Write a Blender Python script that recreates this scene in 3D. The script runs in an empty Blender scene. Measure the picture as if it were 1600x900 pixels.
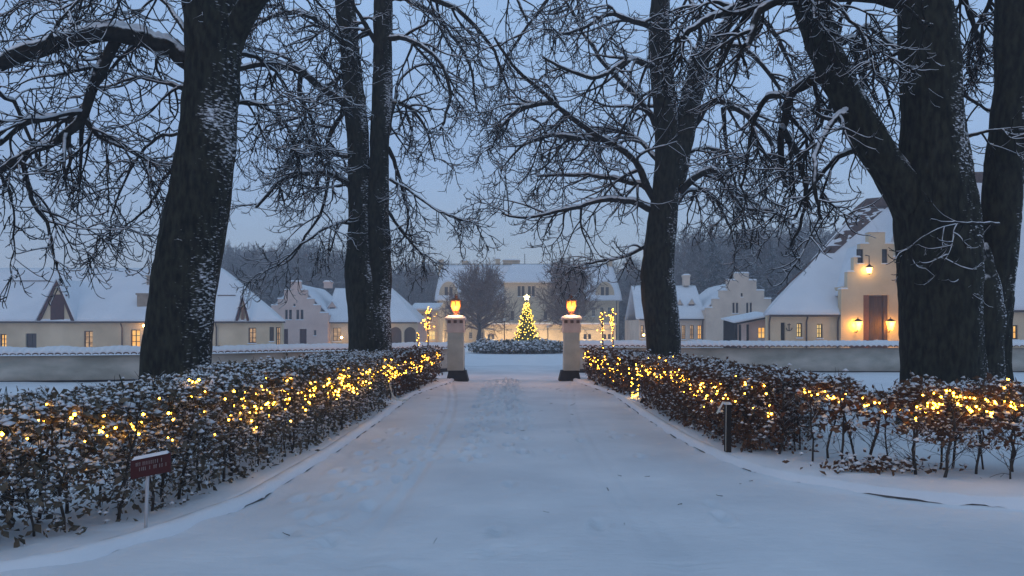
import bpy, math, random
import numpy as np
from mathutils import Vector, noise as mn

scene = bpy.context.scene
R = math.radians
# ---------------------------------------------------------------- camera, sky, light
F = 1150.0; HZ = 517.0; CX = 800.0; CH = 1.6      # focal (px of a 1600 wide frame), horizon row, centre column, eye height
cam_d = bpy.data.cameras.new('camera'); cam = bpy.data.objects.new('camera', cam_d)
scene.collection.objects.link(cam); scene.camera = cam
cam.location = (0, 0, CH); cam.rotation_euler = (R(90), 0, 0)
cam_d.sensor_width = 36.0; cam_d.lens = 36.0 * F / 1600.0
cam_d.shift_y = (HZ - 450.0) / 1600.0
cam_d.clip_start = 0.05; cam_d.clip_end = 3000

SUN_EL, SUN_ROT = R(4), R(200)
w = bpy.data.worlds.new("World"); scene.world = w; w.use_nodes = True
nt = w.node_tree; nt.nodes.clear()
out = nt.nodes.new('ShaderNodeOutputWorld')
bg = nt.nodes.new('ShaderNodeBackground'); bg.inputs['Strength'].default_value = 1.0
bg2 = nt.nodes.new('ShaderNodeBackground'); bg2.inputs['Strength'].default_value = 0.05
sky = nt.nodes.new('ShaderNodeTexSky'); sky.sky_type = 'NISHITA'; sky.sun_disc = False
sky.sun_elevation = SUN_EL; sky.sun_rotation = SUN_ROT
add = nt.nodes.new('ShaderNodeAddShader')
tc = nt.nodes.new('ShaderNodeTexCoord'); sep = nt.nodes.new('ShaderNodeSeparateXYZ')
ramp = nt.nodes.new('ShaderNodeValToRGB')            # overcast dusk: darker at the horizon, brighter overhead
els = ramp.color_ramp.elements
els[0].position = 0.0; els[0].color = (0.215, 0.295, 0.46, 1)
els[1].position = 1.0; els[1].color = (0.215, 0.325, 0.465, 1)
for p_, c_ in ((0.10, (0.212, 0.298, 0.48, 1)), (0.22, (0.222, 0.342, 0.60, 1)), (0.42, (0.272, 0.425, 0.70, 1)), (0.65, (0.235, 0.355, 0.52, 1))):
    e = els.new(p_); e.color = c_
nz = nt.nodes.new('ShaderNodeTexNoise'); nz.inputs['Scale'].default_value = 2.2; nz.inputs['Detail'].default_value = 4
mr = nt.nodes.new('ShaderNodeMapRange'); mr.inputs['To Min'].default_value = 0.84; mr.inputs['To Max'].default_value = 1.18
mul = nt.nodes.new('ShaderNodeMix'); mul.data_type = 'RGBA'; mul.blend_type = 'MULTIPLY'; mul.inputs[0].default_value = 1
L = nt.links.new
L(tc.outputs['Generated'], sep.inputs[0]); L(sep.outputs['Z'], ramp.inputs[0])
L(tc.outputs['Generated'], nz.inputs['Vector']); L(nz.outputs['Fac'], mr.inputs['Value'])
L(ramp.outputs[0], mul.inputs[6]); L(mr.outputs[0], mul.inputs[7])
L(mul.outputs[2], bg.inputs['Color']); L(sky.outputs[0], bg2.inputs['Color'])
L(bg.outputs[0], add.inputs[0]); L(bg2.outputs[0], add.inputs[1]); L(add.outputs[0], out.inputs['Surface'])
sun_d = bpy.data.lights.new('sun', 'SUN'); sun_d.energy = 0.06; sun_d.angle = R(60); sun_d.color = (0.75, 0.85, 1.0)
sun = bpy.data.objects.new('sun', sun_d); scene.collection.objects.link(sun)
sun.rotation_euler = (R(35), R(15), 0)

scene.view_settings.view_transform = 'Standard'; scene.view_settings.look = 'None'
scene.view_settings.exposure = 0.0; scene.view_settings.gamma = 1.0
scene.view_settings.use_curve_mapping = False
scene.render.engine = 'CYCLES'
cy = scene.cycles
cy.use_denoising = True
try: cy.denoiser = 'OPENIMAGEDENOISE'
except Exception: pass
cy.max_bounces = 5; cy.diffuse_bounces = 3; cy.glossy_bounces = 2; cy.transmission_bounces = 4; cy.transparent_max_bounces = 8
cy.volume_bounces = 1; scene.render.filter_size = 1.2; cy.sample_clamp_indirect = 4.0; cy.caustics_reflective = False; cy.caustics_refractive = False
cy.use_adaptive_sampling = True; cy.adaptive_threshold = 0.012

col = scene.collection
rs = np.random.RandomState(7)
rnd = random.Random(11)

# ---------------------------------------------------------------- materials
MATS = {}
def nodes_of(name):
    m = bpy.data.materials.new(name); m.use_nodes = True
    t = m.node_tree; b = t.nodes['Principled BSDF']; MATS[name] = m
    return m, t, b
def colour_noise(t, scale, c1, c2, lo=.35, hi=.65, detail=6, vec=None):
    n = t.nodes.new('ShaderNodeTexNoise'); n.inputs['Scale'].default_value = scale; n.inputs['Detail'].default_value = detail
    g = t.nodes.new('ShaderNodeTexCoord')
    if vec:
        mp = t.nodes.new('ShaderNodeMapping'); mp.inputs['Scale'].default_value = vec
        t.links.new(g.outputs['Object'], mp.inputs[0]); t.links.new(mp.outputs[0], n.inputs['Vector'])
    else: t.links.new(g.outputs['Object'], n.inputs['Vector'])
    r = t.nodes.new('ShaderNodeValToRGB')
    r.color_ramp.elements[0].position = lo; r.color_ramp.elements[0].color = (*c1, 1)
    r.color_ramp.elements[1].position = hi; r.color_ramp.elements[1].color = (*c2, 1)
    t.links.new(n.outputs['Fac'], r.inputs[0])
    return n, r
def bump(t, b, src, strength, dist):
    bp = t.nodes.new('ShaderNodeBump'); bp.inputs['Strength'].default_value = strength; bp.inputs['Distance'].default_value = dist
    t.links.new(src, bp.inputs['Height']); t.links.new(bp.outputs[0], b.inputs['Normal'])
def mat(name, c1, c2=None, scale=3, rough=.85, bump_s=0, bump_d=.01, bscale=None, metallic=0, vec=None, lo=.35, hi=.65):
    m, t, b = nodes_of(name)
    b.inputs['Roughness'].default_value = rough; b.inputs['Metallic'].default_value = metallic
    b.inputs['Specular IOR Level'].default_value = .25
    n, r = colour_noise(t, scale, c1, c2 or tuple(x * .8 for x in c1), lo, hi, vec=vec)
    t.links.new(r.outputs[0], b.inputs['Base Color'])
    if bump_s:
        src = n.outputs['Fac']
        if bscale:
            n2, _ = colour_noise(t, bscale, (0, 0, 0), (1, 1, 1), vec=vec); src = n2.outputs['Fac']
        bump(t, b, src, bump_s, bump_d)
    return m
def snowy(name, c1, c2, scale, thr=.35, soft=.25, vec=None, side=None, side_amt=0, bump_s=.6, snow=(.78, .8, .84), nscale=6, flat=0.12, fleck=16):
    """a surface with snow lying where it faces up, and blown on to one side"""
    m, t, b = nodes_of(name); b.inputs['Roughness'].default_value = .9; b.inputs['Specular IOR Level'].default_value = .15
    n, r = colour_noise(t, scale, c1, c2, vec=vec)
    ge = t.nodes.new('ShaderNodeNewGeometry')
    sp = t.nodes.new('ShaderNodeSeparateXYZ'); t.links.new(ge.outputs['Normal'], sp.inputs[0])
    n2, _ = colour_noise(t, nscale, (0, 0, 0), (1, 1, 1), vec=(1, 1, 1))
    ma = t.nodes.new('ShaderNodeMath'); ma.operation = 'MULTIPLY_ADD'
    t.links.new(n2.outputs['Fac'], ma.inputs[0]); ma.inputs[1].default_value = .9; 
    t.links.new(sp.outputs['Z'], ma.inputs[2])
    src = ma.outputs[0]
    if side is not None:
        dt = t.nodes.new('ShaderNodeVectorMath'); dt.operation = 'DOT_PRODUCT'
        t.links.new(ge.outputs['Normal'], dt.inputs[0]); dt.inputs[1].default_value = side
        mx = t.nodes.new('ShaderNodeMath'); mx.operation = 'MULTIPLY'; mx.inputs[1].default_value = side_amt
        mz = t.nodes.new('ShaderNodeMath'); mz.operation = 'MAXIMUM'; mz.inputs[1].default_value = 0
        t.links.new(dt.outputs['Value'], mz.inputs[0]); t.links.new(mz.outputs[0], mx.inputs[0])
        # flecks: snow caught on the ledges of the bark
        n3, _ = colour_noise(t, fleck, (0, 0, 0), (1, 1, 1), vec=(.7, .7, 1.9), detail=5)
        m3 = t.nodes.new('ShaderNodeMath'); m3.operation = 'MULTIPLY_ADD'; m3.inputs[1].default_value = 1.5; m3.inputs[2].default_value = -.62
        t.links.new(n3.outputs['Fac'], m3.inputs[0])
        n4, _ = colour_noise(t, 1.1, (0, 0, 0), (1, 1, 1))
        m4 = t.nodes.new('ShaderNodeMath'); m4.operation = 'MULTIPLY_ADD'; m4.inputs[1].default_value = 1.0; m4.inputs[2].default_value = -.42
        t.links.new(n4.outputs['Fac'], m4.inputs[0])
        a3 = t.nodes.new('ShaderNodeMath'); a3.operation = 'ADD'; t.links.new(m3.outputs[0], a3.inputs[0]); t.links.new(mx.outputs[0], a3.inputs[1])
        a4 = t.nodes.new('ShaderNodeMath'); a4.operation = 'ADD'; t.links.new(a3.outputs[0], a4.inputs[0]); t.links.new(m4.outputs[0], a4.inputs[1])
        a5 = t.nodes.new('ShaderNodeMath'); a5.operation = 'MAXIMUM'; t.links.new(src, a5.inputs[0]); t.links.new(a4.outputs[0], a5.inputs[1])
        src = a5.outputs[0]
    mp = t.nodes.new('ShaderNodeMapRange'); mp.interpolation_type = 'SMOOTHSTEP'
    mp.inputs['From Min'].default_value = thr + .45; mp.inputs['From Max'].default_value = thr + .45 + soft
    t.links.new(src, mp.inputs['Value'])
    mix = t.nodes.new('ShaderNodeMix'); mix.data_type = 'RGBA'
    t.links.new(mp.outputs[0], mix.inputs[0]); t.links.new(r.outputs[0], mix.inputs[6]); mix.inputs[7].default_value = (*snow, 1)
    t.links.new(mix.outputs[2], b.inputs['Base Color'])
    if bump_s: bump(t, b, n.outputs['Fac'], bump_s, .02)
    return m
def emis(name, c, s, sample=True):
    m, t, b = nodes_of(name)
    b.inputs['Base Color'].default_value = (.8, .6, .3, 1)
    b.inputs['Emission Color'].default_value = (*c, 1); b.inputs['Emission Strength'].default_value = s
    if not sample: m.cycles.emission_sampling = 'NONE'
    return m
def lit_pane(name, c1, c2, s, scale=2.0):
    m, t, b = nodes_of(name); b.inputs['Base Color'].default_value = (.1, .08, .05, 1); b.inputs['Roughness'].default_value = .15
    n, r = colour_noise(t, scale, c1, c2, .3, .7, 2)
    t.links.new(r.outputs[0], b.inputs['Emission Color']); b.inputs['Emission Strength'].default_value = s
    m.cycles.emission_sampling = 'NONE'
    return m

def snow_mat(name, c1, c2, scale, bs, bd, bscale):
    m, t, b = nodes_of(name); b.inputs['Roughness'].default_value = .75; b.inputs['Specular IOR Level'].default_value = .2
    n, r = colour_noise(t, scale, c1, c2, .3, .7)
    t.links.new(r.outputs[0], b.inputs['Base Color'])
    n2, _ = colour_noise(t, bscale, (0, 0, 0), (1, 1, 1), detail=10)
    bump(t, b, n2.outputs['Fac'], bs, bd)
    return m
snow_mat('snow', (.72, .75, .80), (.80, .82, .86), .8, .35, .02, 14)
snow_mat('snow_road', (.60, .63, .68), (.77, .79, .83), .7, .6, .03, 6)
snow_mat('snow_roof', (.70, .73, .78), (.80, .82, .86), .5, .3, .03, 5)
snow_mat('snow_clump', (.62, .65, .70), (.80, .82, .86), 9, .4, .01, 40)
mat('cream_plaster', (.55, .43, .28), (.72, .58, .40), .45, .9, .25, .01, 12)
mat('pink_plaster', (.62, .43, .36), (.70, .51, .43), .7, .9, .25, .01, 12)
mat('pale_plaster', (.58, .47, .38), (.70, .58, .47), .7, .9, .25, .01, 12)
mat('castle_plaster', (.50, .40, .27), (.62, .50, .34), .35, .9, .2, .01, 12)
mat('garden_wall_plaster', (.31, .315, .28), (.51, .50, .455), 1.1, .95, .5, .01, 20, vec=(1, 1, 2.2))
mat('pillar_plaster', (.42, .42, .37), (.55, .54, .48), 3, .9, .4, .006, 30)
mat('pillar_head_plaster', (.60, .45, .40), (.70, .56, .50), 3, .9, .4, .006, 30)
mat('black_plinth', (.012, .012, .014), (.03, .03, .032), 5, .8, .4, .01, 20)
mat('clay_tile', (.10, .06, .05), (.17, .10, .08), 6, .85, .3, .01, 25)
mat('red_timber', (.040, .008, .008), (.075, .014, .014), 4, .7, .3, .01, 20)
mat('dark_timber', (.010, .008, .007), (.022, .016, .013), 8, .8, .5, .01, 20, vec=(1, 1, .2))
mat('door_wood', (.05, .028, .018), (.10, .06, .035), 5, .7, .5, .01, 20, vec=(4, 4, .3))
mat('frame_white', (.45, .42, .38), (.55, .52, .47), 5, .7)
mat('frame_dark', (.035, .03, .028), (.06, .05, .045), 5, .7)
mat('dark_glass', (.02, .022, .028), (.05, .055, .07), 1.5, .12)
mat('black_metal', (.012, .012, .013), (.025, .025, .026), 10, .45, metallic=.6)
mat('copper_metal', (.20, .08, .04), (.30, .12, .06), 10, .5, metallic=.7)
mat('gutter_metal', (.07, .05, .045), (.10, .075, .065), 5, .5, metallic=.4)
mat('chimney_brick', (.26, .20, .15), (.36, .29, .22), 4, .9, .5, .01, 16)
mat('thatch', (.05, .028, .022), (.12, .07, .055), 7, .95, .9, .05, 9, vec=(1, 1, .4))
mat('kerb_stone', (.08, .08, .085), (.17, .17, .17), 5, .9, .5, .01, 20)
mat('brown_leaf', (.060, .031, .017), (.145, .072, .036), 9, .75, lo=.3, hi=.7)
mat('grey_leaf', (.06, .05, .035), (.15, .12, .085), 9, .8, lo=.3, hi=.7)
mat('hedge_stem', (.025, .02, .017), (.06, .05, .042), 12, .9, .6, .01, 30)
mat('needle', (.012, .03, .014), (.03, .055, .025), 9, .8)
mat('rose_leaf', (.03, .04, .03), (.07, .08, .055), 9, .8)
mat('sign_red', (.035, .004, .007), (.065, .007, .010), 6, .5)
mat('sign_white', (.20, .18, .18), (.3, .27, .27), 20, .6)
mat('post_metal', (.40, .40, .42), (.5, .5, .52), 8, .5)
mat('cable_green', (.02, .03, .02), (.03, .045, .03), 8, .5)
mat('cable_white', (.6, .58, .52), (.7, .68, .6), 8, .5)
mat('pot_clay', (.10, .05, .035), (.16, .08, .05), 8, .8)
snowy('bark', (.005, .006, .005), (.030, .031, .022), 14, fleck=19, thr=.36, soft=.34, vec=(1, 1, .35), side=(.86, -.42, .28), side_amt=.62, bump_s=1.0)
snowy('branch_bark', (.008, .008, .007), (.024, .022, .019), 12, thr=.28, soft=.3, bump_s=.5, nscale=8)
snowy('twig_bark', (.008, .008, .007), (.020, .018, .016), 9, thr=.34, soft=.3, bump_s=0, nscale=5, snow=(.7, .72, .76))
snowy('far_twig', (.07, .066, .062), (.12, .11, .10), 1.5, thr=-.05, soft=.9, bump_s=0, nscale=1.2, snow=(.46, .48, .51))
snowy('round_twig', (.11, .058, .038), (.17, .095, .06), 1.5, thr=.25, soft=.9, bump_s=0, nscale=1.2, snow=(.42, .4, .4))
snowy('conifer', (.015, .025, .02), (.03, .045, .035), 1.5, thr=.25, soft=.8, bump_s=0, nscale=1.0, snow=(.5, .53, .57))
emis('bulb_warm', (1.0, .44, .03), 38.0)
emis('tree_bulb', (1.0, .66, .07), 6.0)
emis('star_glow', (1.0, .80, .30), 22.0)
emis('lamp_bulb', (1.0, .55, .12), 40.0)
emis('sconce_glass', (1.0, .50, .045), 7.0)
emis('lantern_core', (1.0, .62, .12), 9.0)
m, t_, b = nodes_of('lantern_glass'); b.inputs['Base Color'].default_value = (.3, .12, .03, 1)
g_ = t_.nodes.new('ShaderNodeTexCoord'); v_ = t_.nodes.new('ShaderNodeVectorMath'); v_.operation = 'SUBTRACT'; v_.inputs[1].default_value = (0, 0, .31)
l_ = t_.nodes.new('ShaderNodeVectorMath'); l_.operation = 'LENGTH'; mr_ = t_.nodes.new('ShaderNodeMapRange'); mr_.inputs['From Min'].default_value = .12; mr_.inputs['From Max'].default_value = .20
r_ = t_.nodes.new('ShaderNodeValToRGB'); r_.color_ramp.elements[0].color = (1, .55, .05, 1); r_.color_ramp.elements[1].color = (.40, .085, .006, 1)
t_.links.new(g_.outputs['Object'], v_.inputs[0]); t_.links.new(v_.outputs[0], l_.inputs[0]); t_.links.new(l_.outputs['Value'], mr_.inputs['Value']); t_.links.new(mr_.outputs[0], r_.inputs[0])
t_.links.new(r_.outputs[0], b.inputs['Emission Color']); b.inputs['Emission Strength'].default_value = 2.2
lit_pane('lit_orange', (1.0, .40, .05), (1.0, .62, .16), 1.1)
lit_pane('lit_yellow', (1.0, .58, .14), (1.0, .80, .35), .95)
lit_pane('lit_dim', (.30, .15, .05), (1.0, .62, .30), .6, 3.0)

# ---------------------------------------------------------------- helpers
def P(px, py, Y): return ((px - CX) / F * Y, CH - (py - HZ) / F * Y)      # photo pixel on the plane at depth Y
def GY(py): return CH * F / (py - HZ)                                    # depth of a ground point
def tag(o, label=None, cat=None, group=None, kind=None):
    if label: o['label'] = label
    if cat: o['category'] = cat
    if group: o['group'] = group
    if kind: o['kind'] = kind
    return o
def thing(name, loc, label, cat, group=None, rz=0):
    o = bpy.data.objects.new(name, None); col.objects.link(o); o.location = loc; o.rotation_euler = (0, 0, rz)
    o.empty_display_size = .2
    return tag(o, label, cat, group)
def world_loc(o):
    v = Vector((0, 0, 0))
    while o is not None: v += o.location; o = o.parent
    return v
def link(name, me, m, parent=None, smooth=False, local=False):
    """me holds world coordinates unless local; the object's origin becomes its parent's"""
    if m: me.materials.append(MATS[m] if isinstance(m, str) else m)
    if smooth:
        me.polygons.foreach_set('use_smooth', [True] * len(me.polygons))
    o = bpy.data.objects.new(name, me); col.objects.link(o)
    if parent is not None:
        o.parent = parent
        if not local:
            off = world_loc(parent); n = len(me.vertices); a = np.empty(n * 3, np.float32)
            me.vertices.foreach_get('co', a); a = a.reshape(-1, 3) - np.array(off, np.float32)
            me.vertices.foreach_set('co', a.ravel()); me.update()
    return o
def np_mesh(name, V, Fc):
    me = bpy.data.meshes.new(name); V = np.asarray(V, np.float32); Fc = np.asarray(Fc, np.int32)
    k = Fc.shape[1]
    me.vertices.add(len(V)); me.vertices.foreach_set('co', V.ravel())
    me.loops.add(Fc.size); me.loops.foreach_set('vertex_index', Fc.ravel())
    me.polygons.add(len(Fc)); me.polygons.foreach_set('loop_start', np.arange(0, Fc.size, k, dtype=np.int32))
    me.update(calc_edges=True)
    return me
class MB:
    def __init__(s): s.v = []; s.f = []
    def quad(s, *p):
        n = len(s.v); s.v += [tuple(q) for q in p]; s.f.append(tuple(range(n, n + len(p)))); return s
    def box(s, x0, x1, y0, y1, z0, z1, bev=0):
        n = len(s.v)
        s.v += [(x0, y0, z0), (x1, y0, z0), (x1, y1, z0), (x0, y1, z0), (x0, y0, z1), (x1, y0, z1), (x1, y1, z1), (x0, y1, z1)]
        s.f += [tuple(n + i for i in q) for q in ((0, 3, 2, 1), (4, 5, 6, 7), (0, 1, 5, 4), (1, 2, 6, 5), (2, 3, 7, 6), (3, 0, 4, 7))]
        return s
    def frust(s, cx, cy, z0, z1, a0, b0, a1, b1, dx=0):
        n = len(s.v)
        s.v += [(cx - a0, cy - b0, z0), (cx + a0, cy - b0, z0), (cx + a0, cy + b0, z0), (cx - a0, cy + b0, z0),
                (cx + dx - a1, cy - b1, z1), (cx + dx + a1, cy - b1, z1), (cx + dx + a1, cy + b1, z1), (cx + dx - a1, cy + b1, z1)]
        s.f += [tuple(n + i for i in q) for q in ((0, 3, 2, 1), (4, 5, 6, 7), (0, 1, 5, 4), (1, 2, 6, 5), (2, 3, 7, 6), (3, 0, 4, 7))]
        return s
    def prism(s, poly, y0, y1):                     # polygon in x,z (counter-clockwise from the front), extruded in y
        n = len(s.v); k = len(poly)
        s.v += [(x, y0, z) for x, z in poly] + [(x, y1, z) for x, z in poly]
        s.f.append(tuple(n + i for i in range(k))); s.f.append(tuple(n + k + i for i in reversed(range(k))))
        for i in range(k):
            j = (i + 1) % k; s.f.append((n + j, n + i, n + k + i, n + k + j))
        return s
    def tube(s, pts, r, k=8, cap=True):
        rr = r if hasattr(r, '__len__') else [r] * len(pts); n = len(s.v)
        for i, p in enumerate(pts):
            a = Vector(pts[max(0, i - 1)]); b = Vector(pts[min(len(pts) - 1, i + 1)]); t = (b - a).normalized()
            u = t.cross(Vector((.13, .97, .21))).normalized() if abs(t.dot(Vector((.13, .97, .21)))) < .95 else t.cross(Vector((1, 0, 0))).normalized()
            q = t.cross(u)
            for j in range(k):
                c = Vector(p) + rr[i] * (u * math.cos(2 * math.pi * j / k) + q * math.sin(2 * math.pi * j / k)); s.v.append(tuple(c))
        for i in range(len(pts) - 1):
            for j in range(k):
                a = n + i * k + j; b = n + i * k + (j + 1) % k; s.f.append((a, b, b + k, a + k))
        if cap:
            s.f.append(tuple(n + j for j in reversed(range(k)))); m_ = n + (len(pts) - 1) * k; s.f.append(tuple(m_ + j for j in range(k)))
        return s
    def ball(s, c, r, seg=8, rings=5, sz=1):
        n = len(s.v); s.v.append((c[0], c[1], c[2] - r * sz))
        for i in range(1, rings):
            a = -math.pi / 2 + math.pi * i / rings
            for j in range(seg):
                b = 2 * math.pi * j / seg
                s.v.append((c[0] + r * math.cos(a) * math.cos(b), c[1] + r * math.cos(a) * math.sin(b), c[2] + r * sz * math.sin(a)))
        s.v.append((c[0], c[1], c[2] + r * sz)); top = len(s.v) - 1
        for j in range(seg):
            s.f.append((n, n + 1 + (j + 1) % seg, n + 1 + j))
            s.f.append((top, top - seg + j, top - seg + (j + 1) % seg))
            for i in range(rings - 2):
                a = n + 1 + i * seg + j; b = n + 1 + i * seg + (j + 1) % seg; s.f.append((a, b, b + seg, a + seg))
        return s
    def mesh(s, name):
        me = bpy.data.meshes.new(name); me.from_pydata(s.v, [], s.f); me.update(); return me
    def build(s, name, m, parent=None, smooth=False, local=False): return link(name, s.mesh(name), m, parent, smooth, local)

def cell_wall(xs_px, zs, solid, openings, Y, t):
    """a wall facing the camera cut into cells, with real holes. openings: (x0,x1,z0,z1)"""
    xs = sorted(set(list(xs_px) + [o[0] for o in openings] + [o[1] for o in openings]))
    zz = sorted(set(list(zs) + [o[2] for o in openings] + [o[3] for o in openings]))
    def full(i, j):
        if i < 0 or j < 0 or i >= len(xs) - 1 or j >= len(zz) - 1: return False
        cx = (xs[i] + xs[i + 1]) / 2; cz = (zz[j] + zz[j + 1]) / 2
        if not solid(cx, cz): return False
        return not any(o[0] < cx < o[1] and o[2] < cz < o[3] for o in openings)
    m = MB(); Y1 = Y + t
    for i in range(len(xs) - 1):
        for j in range(len(zz) - 1):
            if not full(i, j): continue
            a, b, c, d = xs[i], xs[i + 1], zz[j], zz[j + 1]
            m.quad((a, Y, c), (b, Y, c), (b, Y, d), (a, Y, d)); m.quad((b, Y1, c), (a, Y1, c), (a, Y1, d), (b, Y1, d))
            if not full(i - 1, j): m.quad((a, Y1, c), (a, Y, c), (a, Y, d), (a, Y1, d))
            if not full(i + 1, j): m.quad((b, Y, c), (b, Y1, c), (b, Y1, d), (b, Y, d))
            if not full(i, j - 1): m.quad((a, Y1, c), (b, Y1, c), (b, Y, c), (a, Y, c))
            if not full(i, j + 1): m.quad((a, Y, d), (b, Y, d), (b, Y1, d), (a, Y1, d))
    return m
def op_px(px0, px1, py0, py1, Y):
    x0, z1 = P(px0, py0, Y); x1, z0 = P(px1, py1, Y); return (x0, x1, z0, z1)
def window(parent, o, Y, pane='dark_glass', frame='frame_white', cols=2, rows=2, depth=.16, kind='window', label=None, arch=False, bar=.05):
    x0, x1, z0, z1 = o; y = Y + depth; m = MB(); b = bar
    m.box(x0, x0 + b, y - .05, y, z0, z1); m.box(x1 - b, x1, y - .05, y, z0, z1)
    m.box(x0 + b, x1 - b, y - .05, y, z1 - b, z1); m.box(x0 + b, x1 - b, y - .05, y, z0, z0 + b)
    for i in range(1, cols):
        x = x0 + (x1 - x0) * i / cols; m.box(x - b * .45, x + b * .45, y - .045, y - .003, z0 + b, z1 - b)
    for j in range(1, rows):
        z = z0 + (z1 - z0) * j / rows
        m.box(x0 + b, x1 - b, y - .040, y - .006, z - b * .35, z + b * .35)
    f = m.build(kind, frame, parent)
    if label: f['label'] = label
    MB().box(x0 + b * .4, x1 - b * .4, y + .002, y + .02, z0 + b * .4, z1 - b * .4).build('pane', pane, f)
    MB().box(x0 - .05, x1 + .05, Y - .07, Y + depth - .055, z0 - .08, z0 - .003).build('sill', 'snow_roof', f)
    return f
def door(parent, o, Y, m='door_wood', depth=.2, label=None, planks=4, name='door'):
    x0, x1, z0, z1 = o; mb = MB(); n = planks
    for i in range(n):
        a = x0 + (x1 - x0) * i / n; b = x0 + (x1 - x0) * (i + 1) / n
        mb.box(a + .012, b - .012, Y + depth, Y + depth + .05, z0, z1)
    mb.box(x0, x1, Y + depth + .02, Y + depth + .045, z0, z1)
    d = mb.build(name, m, parent)
    if label: d['label'] = label
    MB().ball((x1 - .15, Y + depth - .03, z0 + (z1 - z0) * .45), .04, 6, 4).build('handle', 'black_metal', d)
    return d
def wavy_sheet(name, p00, p10, p01, p11, nu, nv, amp, seed, m, parent, thick=.12, sc=1.2, droop=0):
    """a snow covered roof plane: p00-p10 the eave, p01-p11 the ridge; real thickness"""
    p = [np.array(q, float) for q in (p00, p10, p01, p11)]
    nrm = np.cross(p[1] - p[0], p[2] - p[0] + (p[3] - p[1]) * .01); nrm /= np.linalg.norm(nrm)
    if nrm[2] < 0: nrm = -nrm
    V = []; 
    for k in range(2):
        for j in range(nv + 1):
            for i in range(nu + 1):
                u, v = i / nu, j / nv
                q = (1 - v) * ((1 - u) * p[0] + u * p[1]) + v * ((1 - u) * p[2] + u * p[3])
                if k == 0:
                    h = amp * mn.noise(Vector((q[0] * sc + seed, q[1] * sc, q[2] * sc * 1.4)))
                    e = min(1, min(v, 1.02 - v) * nv * .7)
                    q = q + nrm * (thick * (.55 + .45 * e) + h)
                    if j == 0: q = q + np.array([0, 0, amp * .8 * mn.noise(Vector((q[0] * 3, seed, 0)))])
                V.append(q)
    n = (nu + 1) * (nv + 1); Fc = []
    idx = lambda i, j, k: k * n + j * (nu + 1) + i
    for j in range(nv):
        for i in range(nu):
            Fc.append((idx(i, j, 0), idx(i + 1, j, 0), idx(i + 1, j + 1, 0), idx(i, j + 1, 0)))
            Fc.append((idx(i, j, 1), idx(i, j + 1, 1), idx(i + 1, j + 1, 1), idx(i + 1, j, 1)))
    for i in range(nu):
        Fc.append((idx(i, 0, 1), idx(i + 1, 0, 1), idx(i + 1, 0, 0), idx(i, 0, 0)))
        Fc.append((idx(i, nv, 0), idx(i + 1, nv, 0), idx(i + 1, nv, 1), idx(i, nv, 1)))
    for j in range(nv):
        Fc.append((idx(0, j, 0), idx(0, j + 1, 0), idx(0, j + 1, 1), idx(0, j, 1)))
        Fc.append((idx(nu, j, 1), idx(nu, j + 1, 1), idx(nu, j + 1, 0), idx(nu, j, 0)))
    return link(name, np_mesh(name, V, Fc), m, parent, smooth=False)

# ---- vectorised branches and leaves
def unit(a): return a / (np.linalg.norm(a, axis=-1, keepdims=True) + 1e-9)
def tubes(Pt, Rd, k):
    B, n, _ = Pt.shape
    T = np.empty_like(Pt); T[:, 1:-1] = Pt[:, 2:] - Pt[:, :-2]; T[:, 0] = Pt[:, 1] - Pt[:, 0]; T[:, -1] = Pt[:, -1] - Pt[:, -2]
    T = unit(T); ref = np.zeros_like(T); ref[..., 0] = .31; ref[..., 1] = .93; ref[..., 2] = .2
    par = np.abs((T * ref).sum(-1)) > .9; ref[par] = (1, 0, 0)
    U = unit(np.cross(T, ref)); W = np.cross(T, U)
    a = 2 * np.pi * np.arange(k) / k
    V = Pt[:, :, None, :] + Rd[:, :, None, None] * (U[:, :, None, :] * np.cos(a)[None, None, :, None] + W[:, :, None, :] * np.sin(a)[None, None, :, None])
    base = (np.arange(B)[:, None, None] * n + np.arange(n - 1)[None, :, None]) * k
    j = np.arange(k)[None, None, :]; j2 = (j + 1) % k
    Q = np.stack([base + j, base + j2, base + j2 + k, base + j + k], -1).reshape(-1, 4)
    return V.reshape(-1, 3), Q
def merge(parts):
    Vs = []; Fs = []; n = 0
    for V, Fq in parts: Vs.append(V); Fs.append(Fq + n); n += len(V)
    return np.concatenate(Vs), np.concatenate(Fs)
def grow(rs, S, D, Ln, R0, n, wig, curl, trop, taper=.72, waves=0):
    B = len(S); Pt = np.empty((B, n + 1, 3)); Pt[:, 0] = S; d = unit(D.copy())
    bend = unit(np.cross(d, rs.normal(size=(B, 3)))) * (curl * rs.uniform(.3, 1, (B, 1)))
    ph = rs.uniform(0, 6.28, (B, 1))
    for i in range(n):
        t = i / n
        d = d + rs.normal(size=(B, 3)) * wig + bend * (np.cos(ph + 6.28 * waves * t) if waves else 1); d[:, 2] += trop(t); d = unit(d)
        Pt[:, i + 1] = Pt[:, i] + d * (Ln / n)[:, None]
    t = np.linspace(0, 1, n + 1)[None, :]
    return Pt, R0[:, None] * (1 - taper * t)
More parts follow.
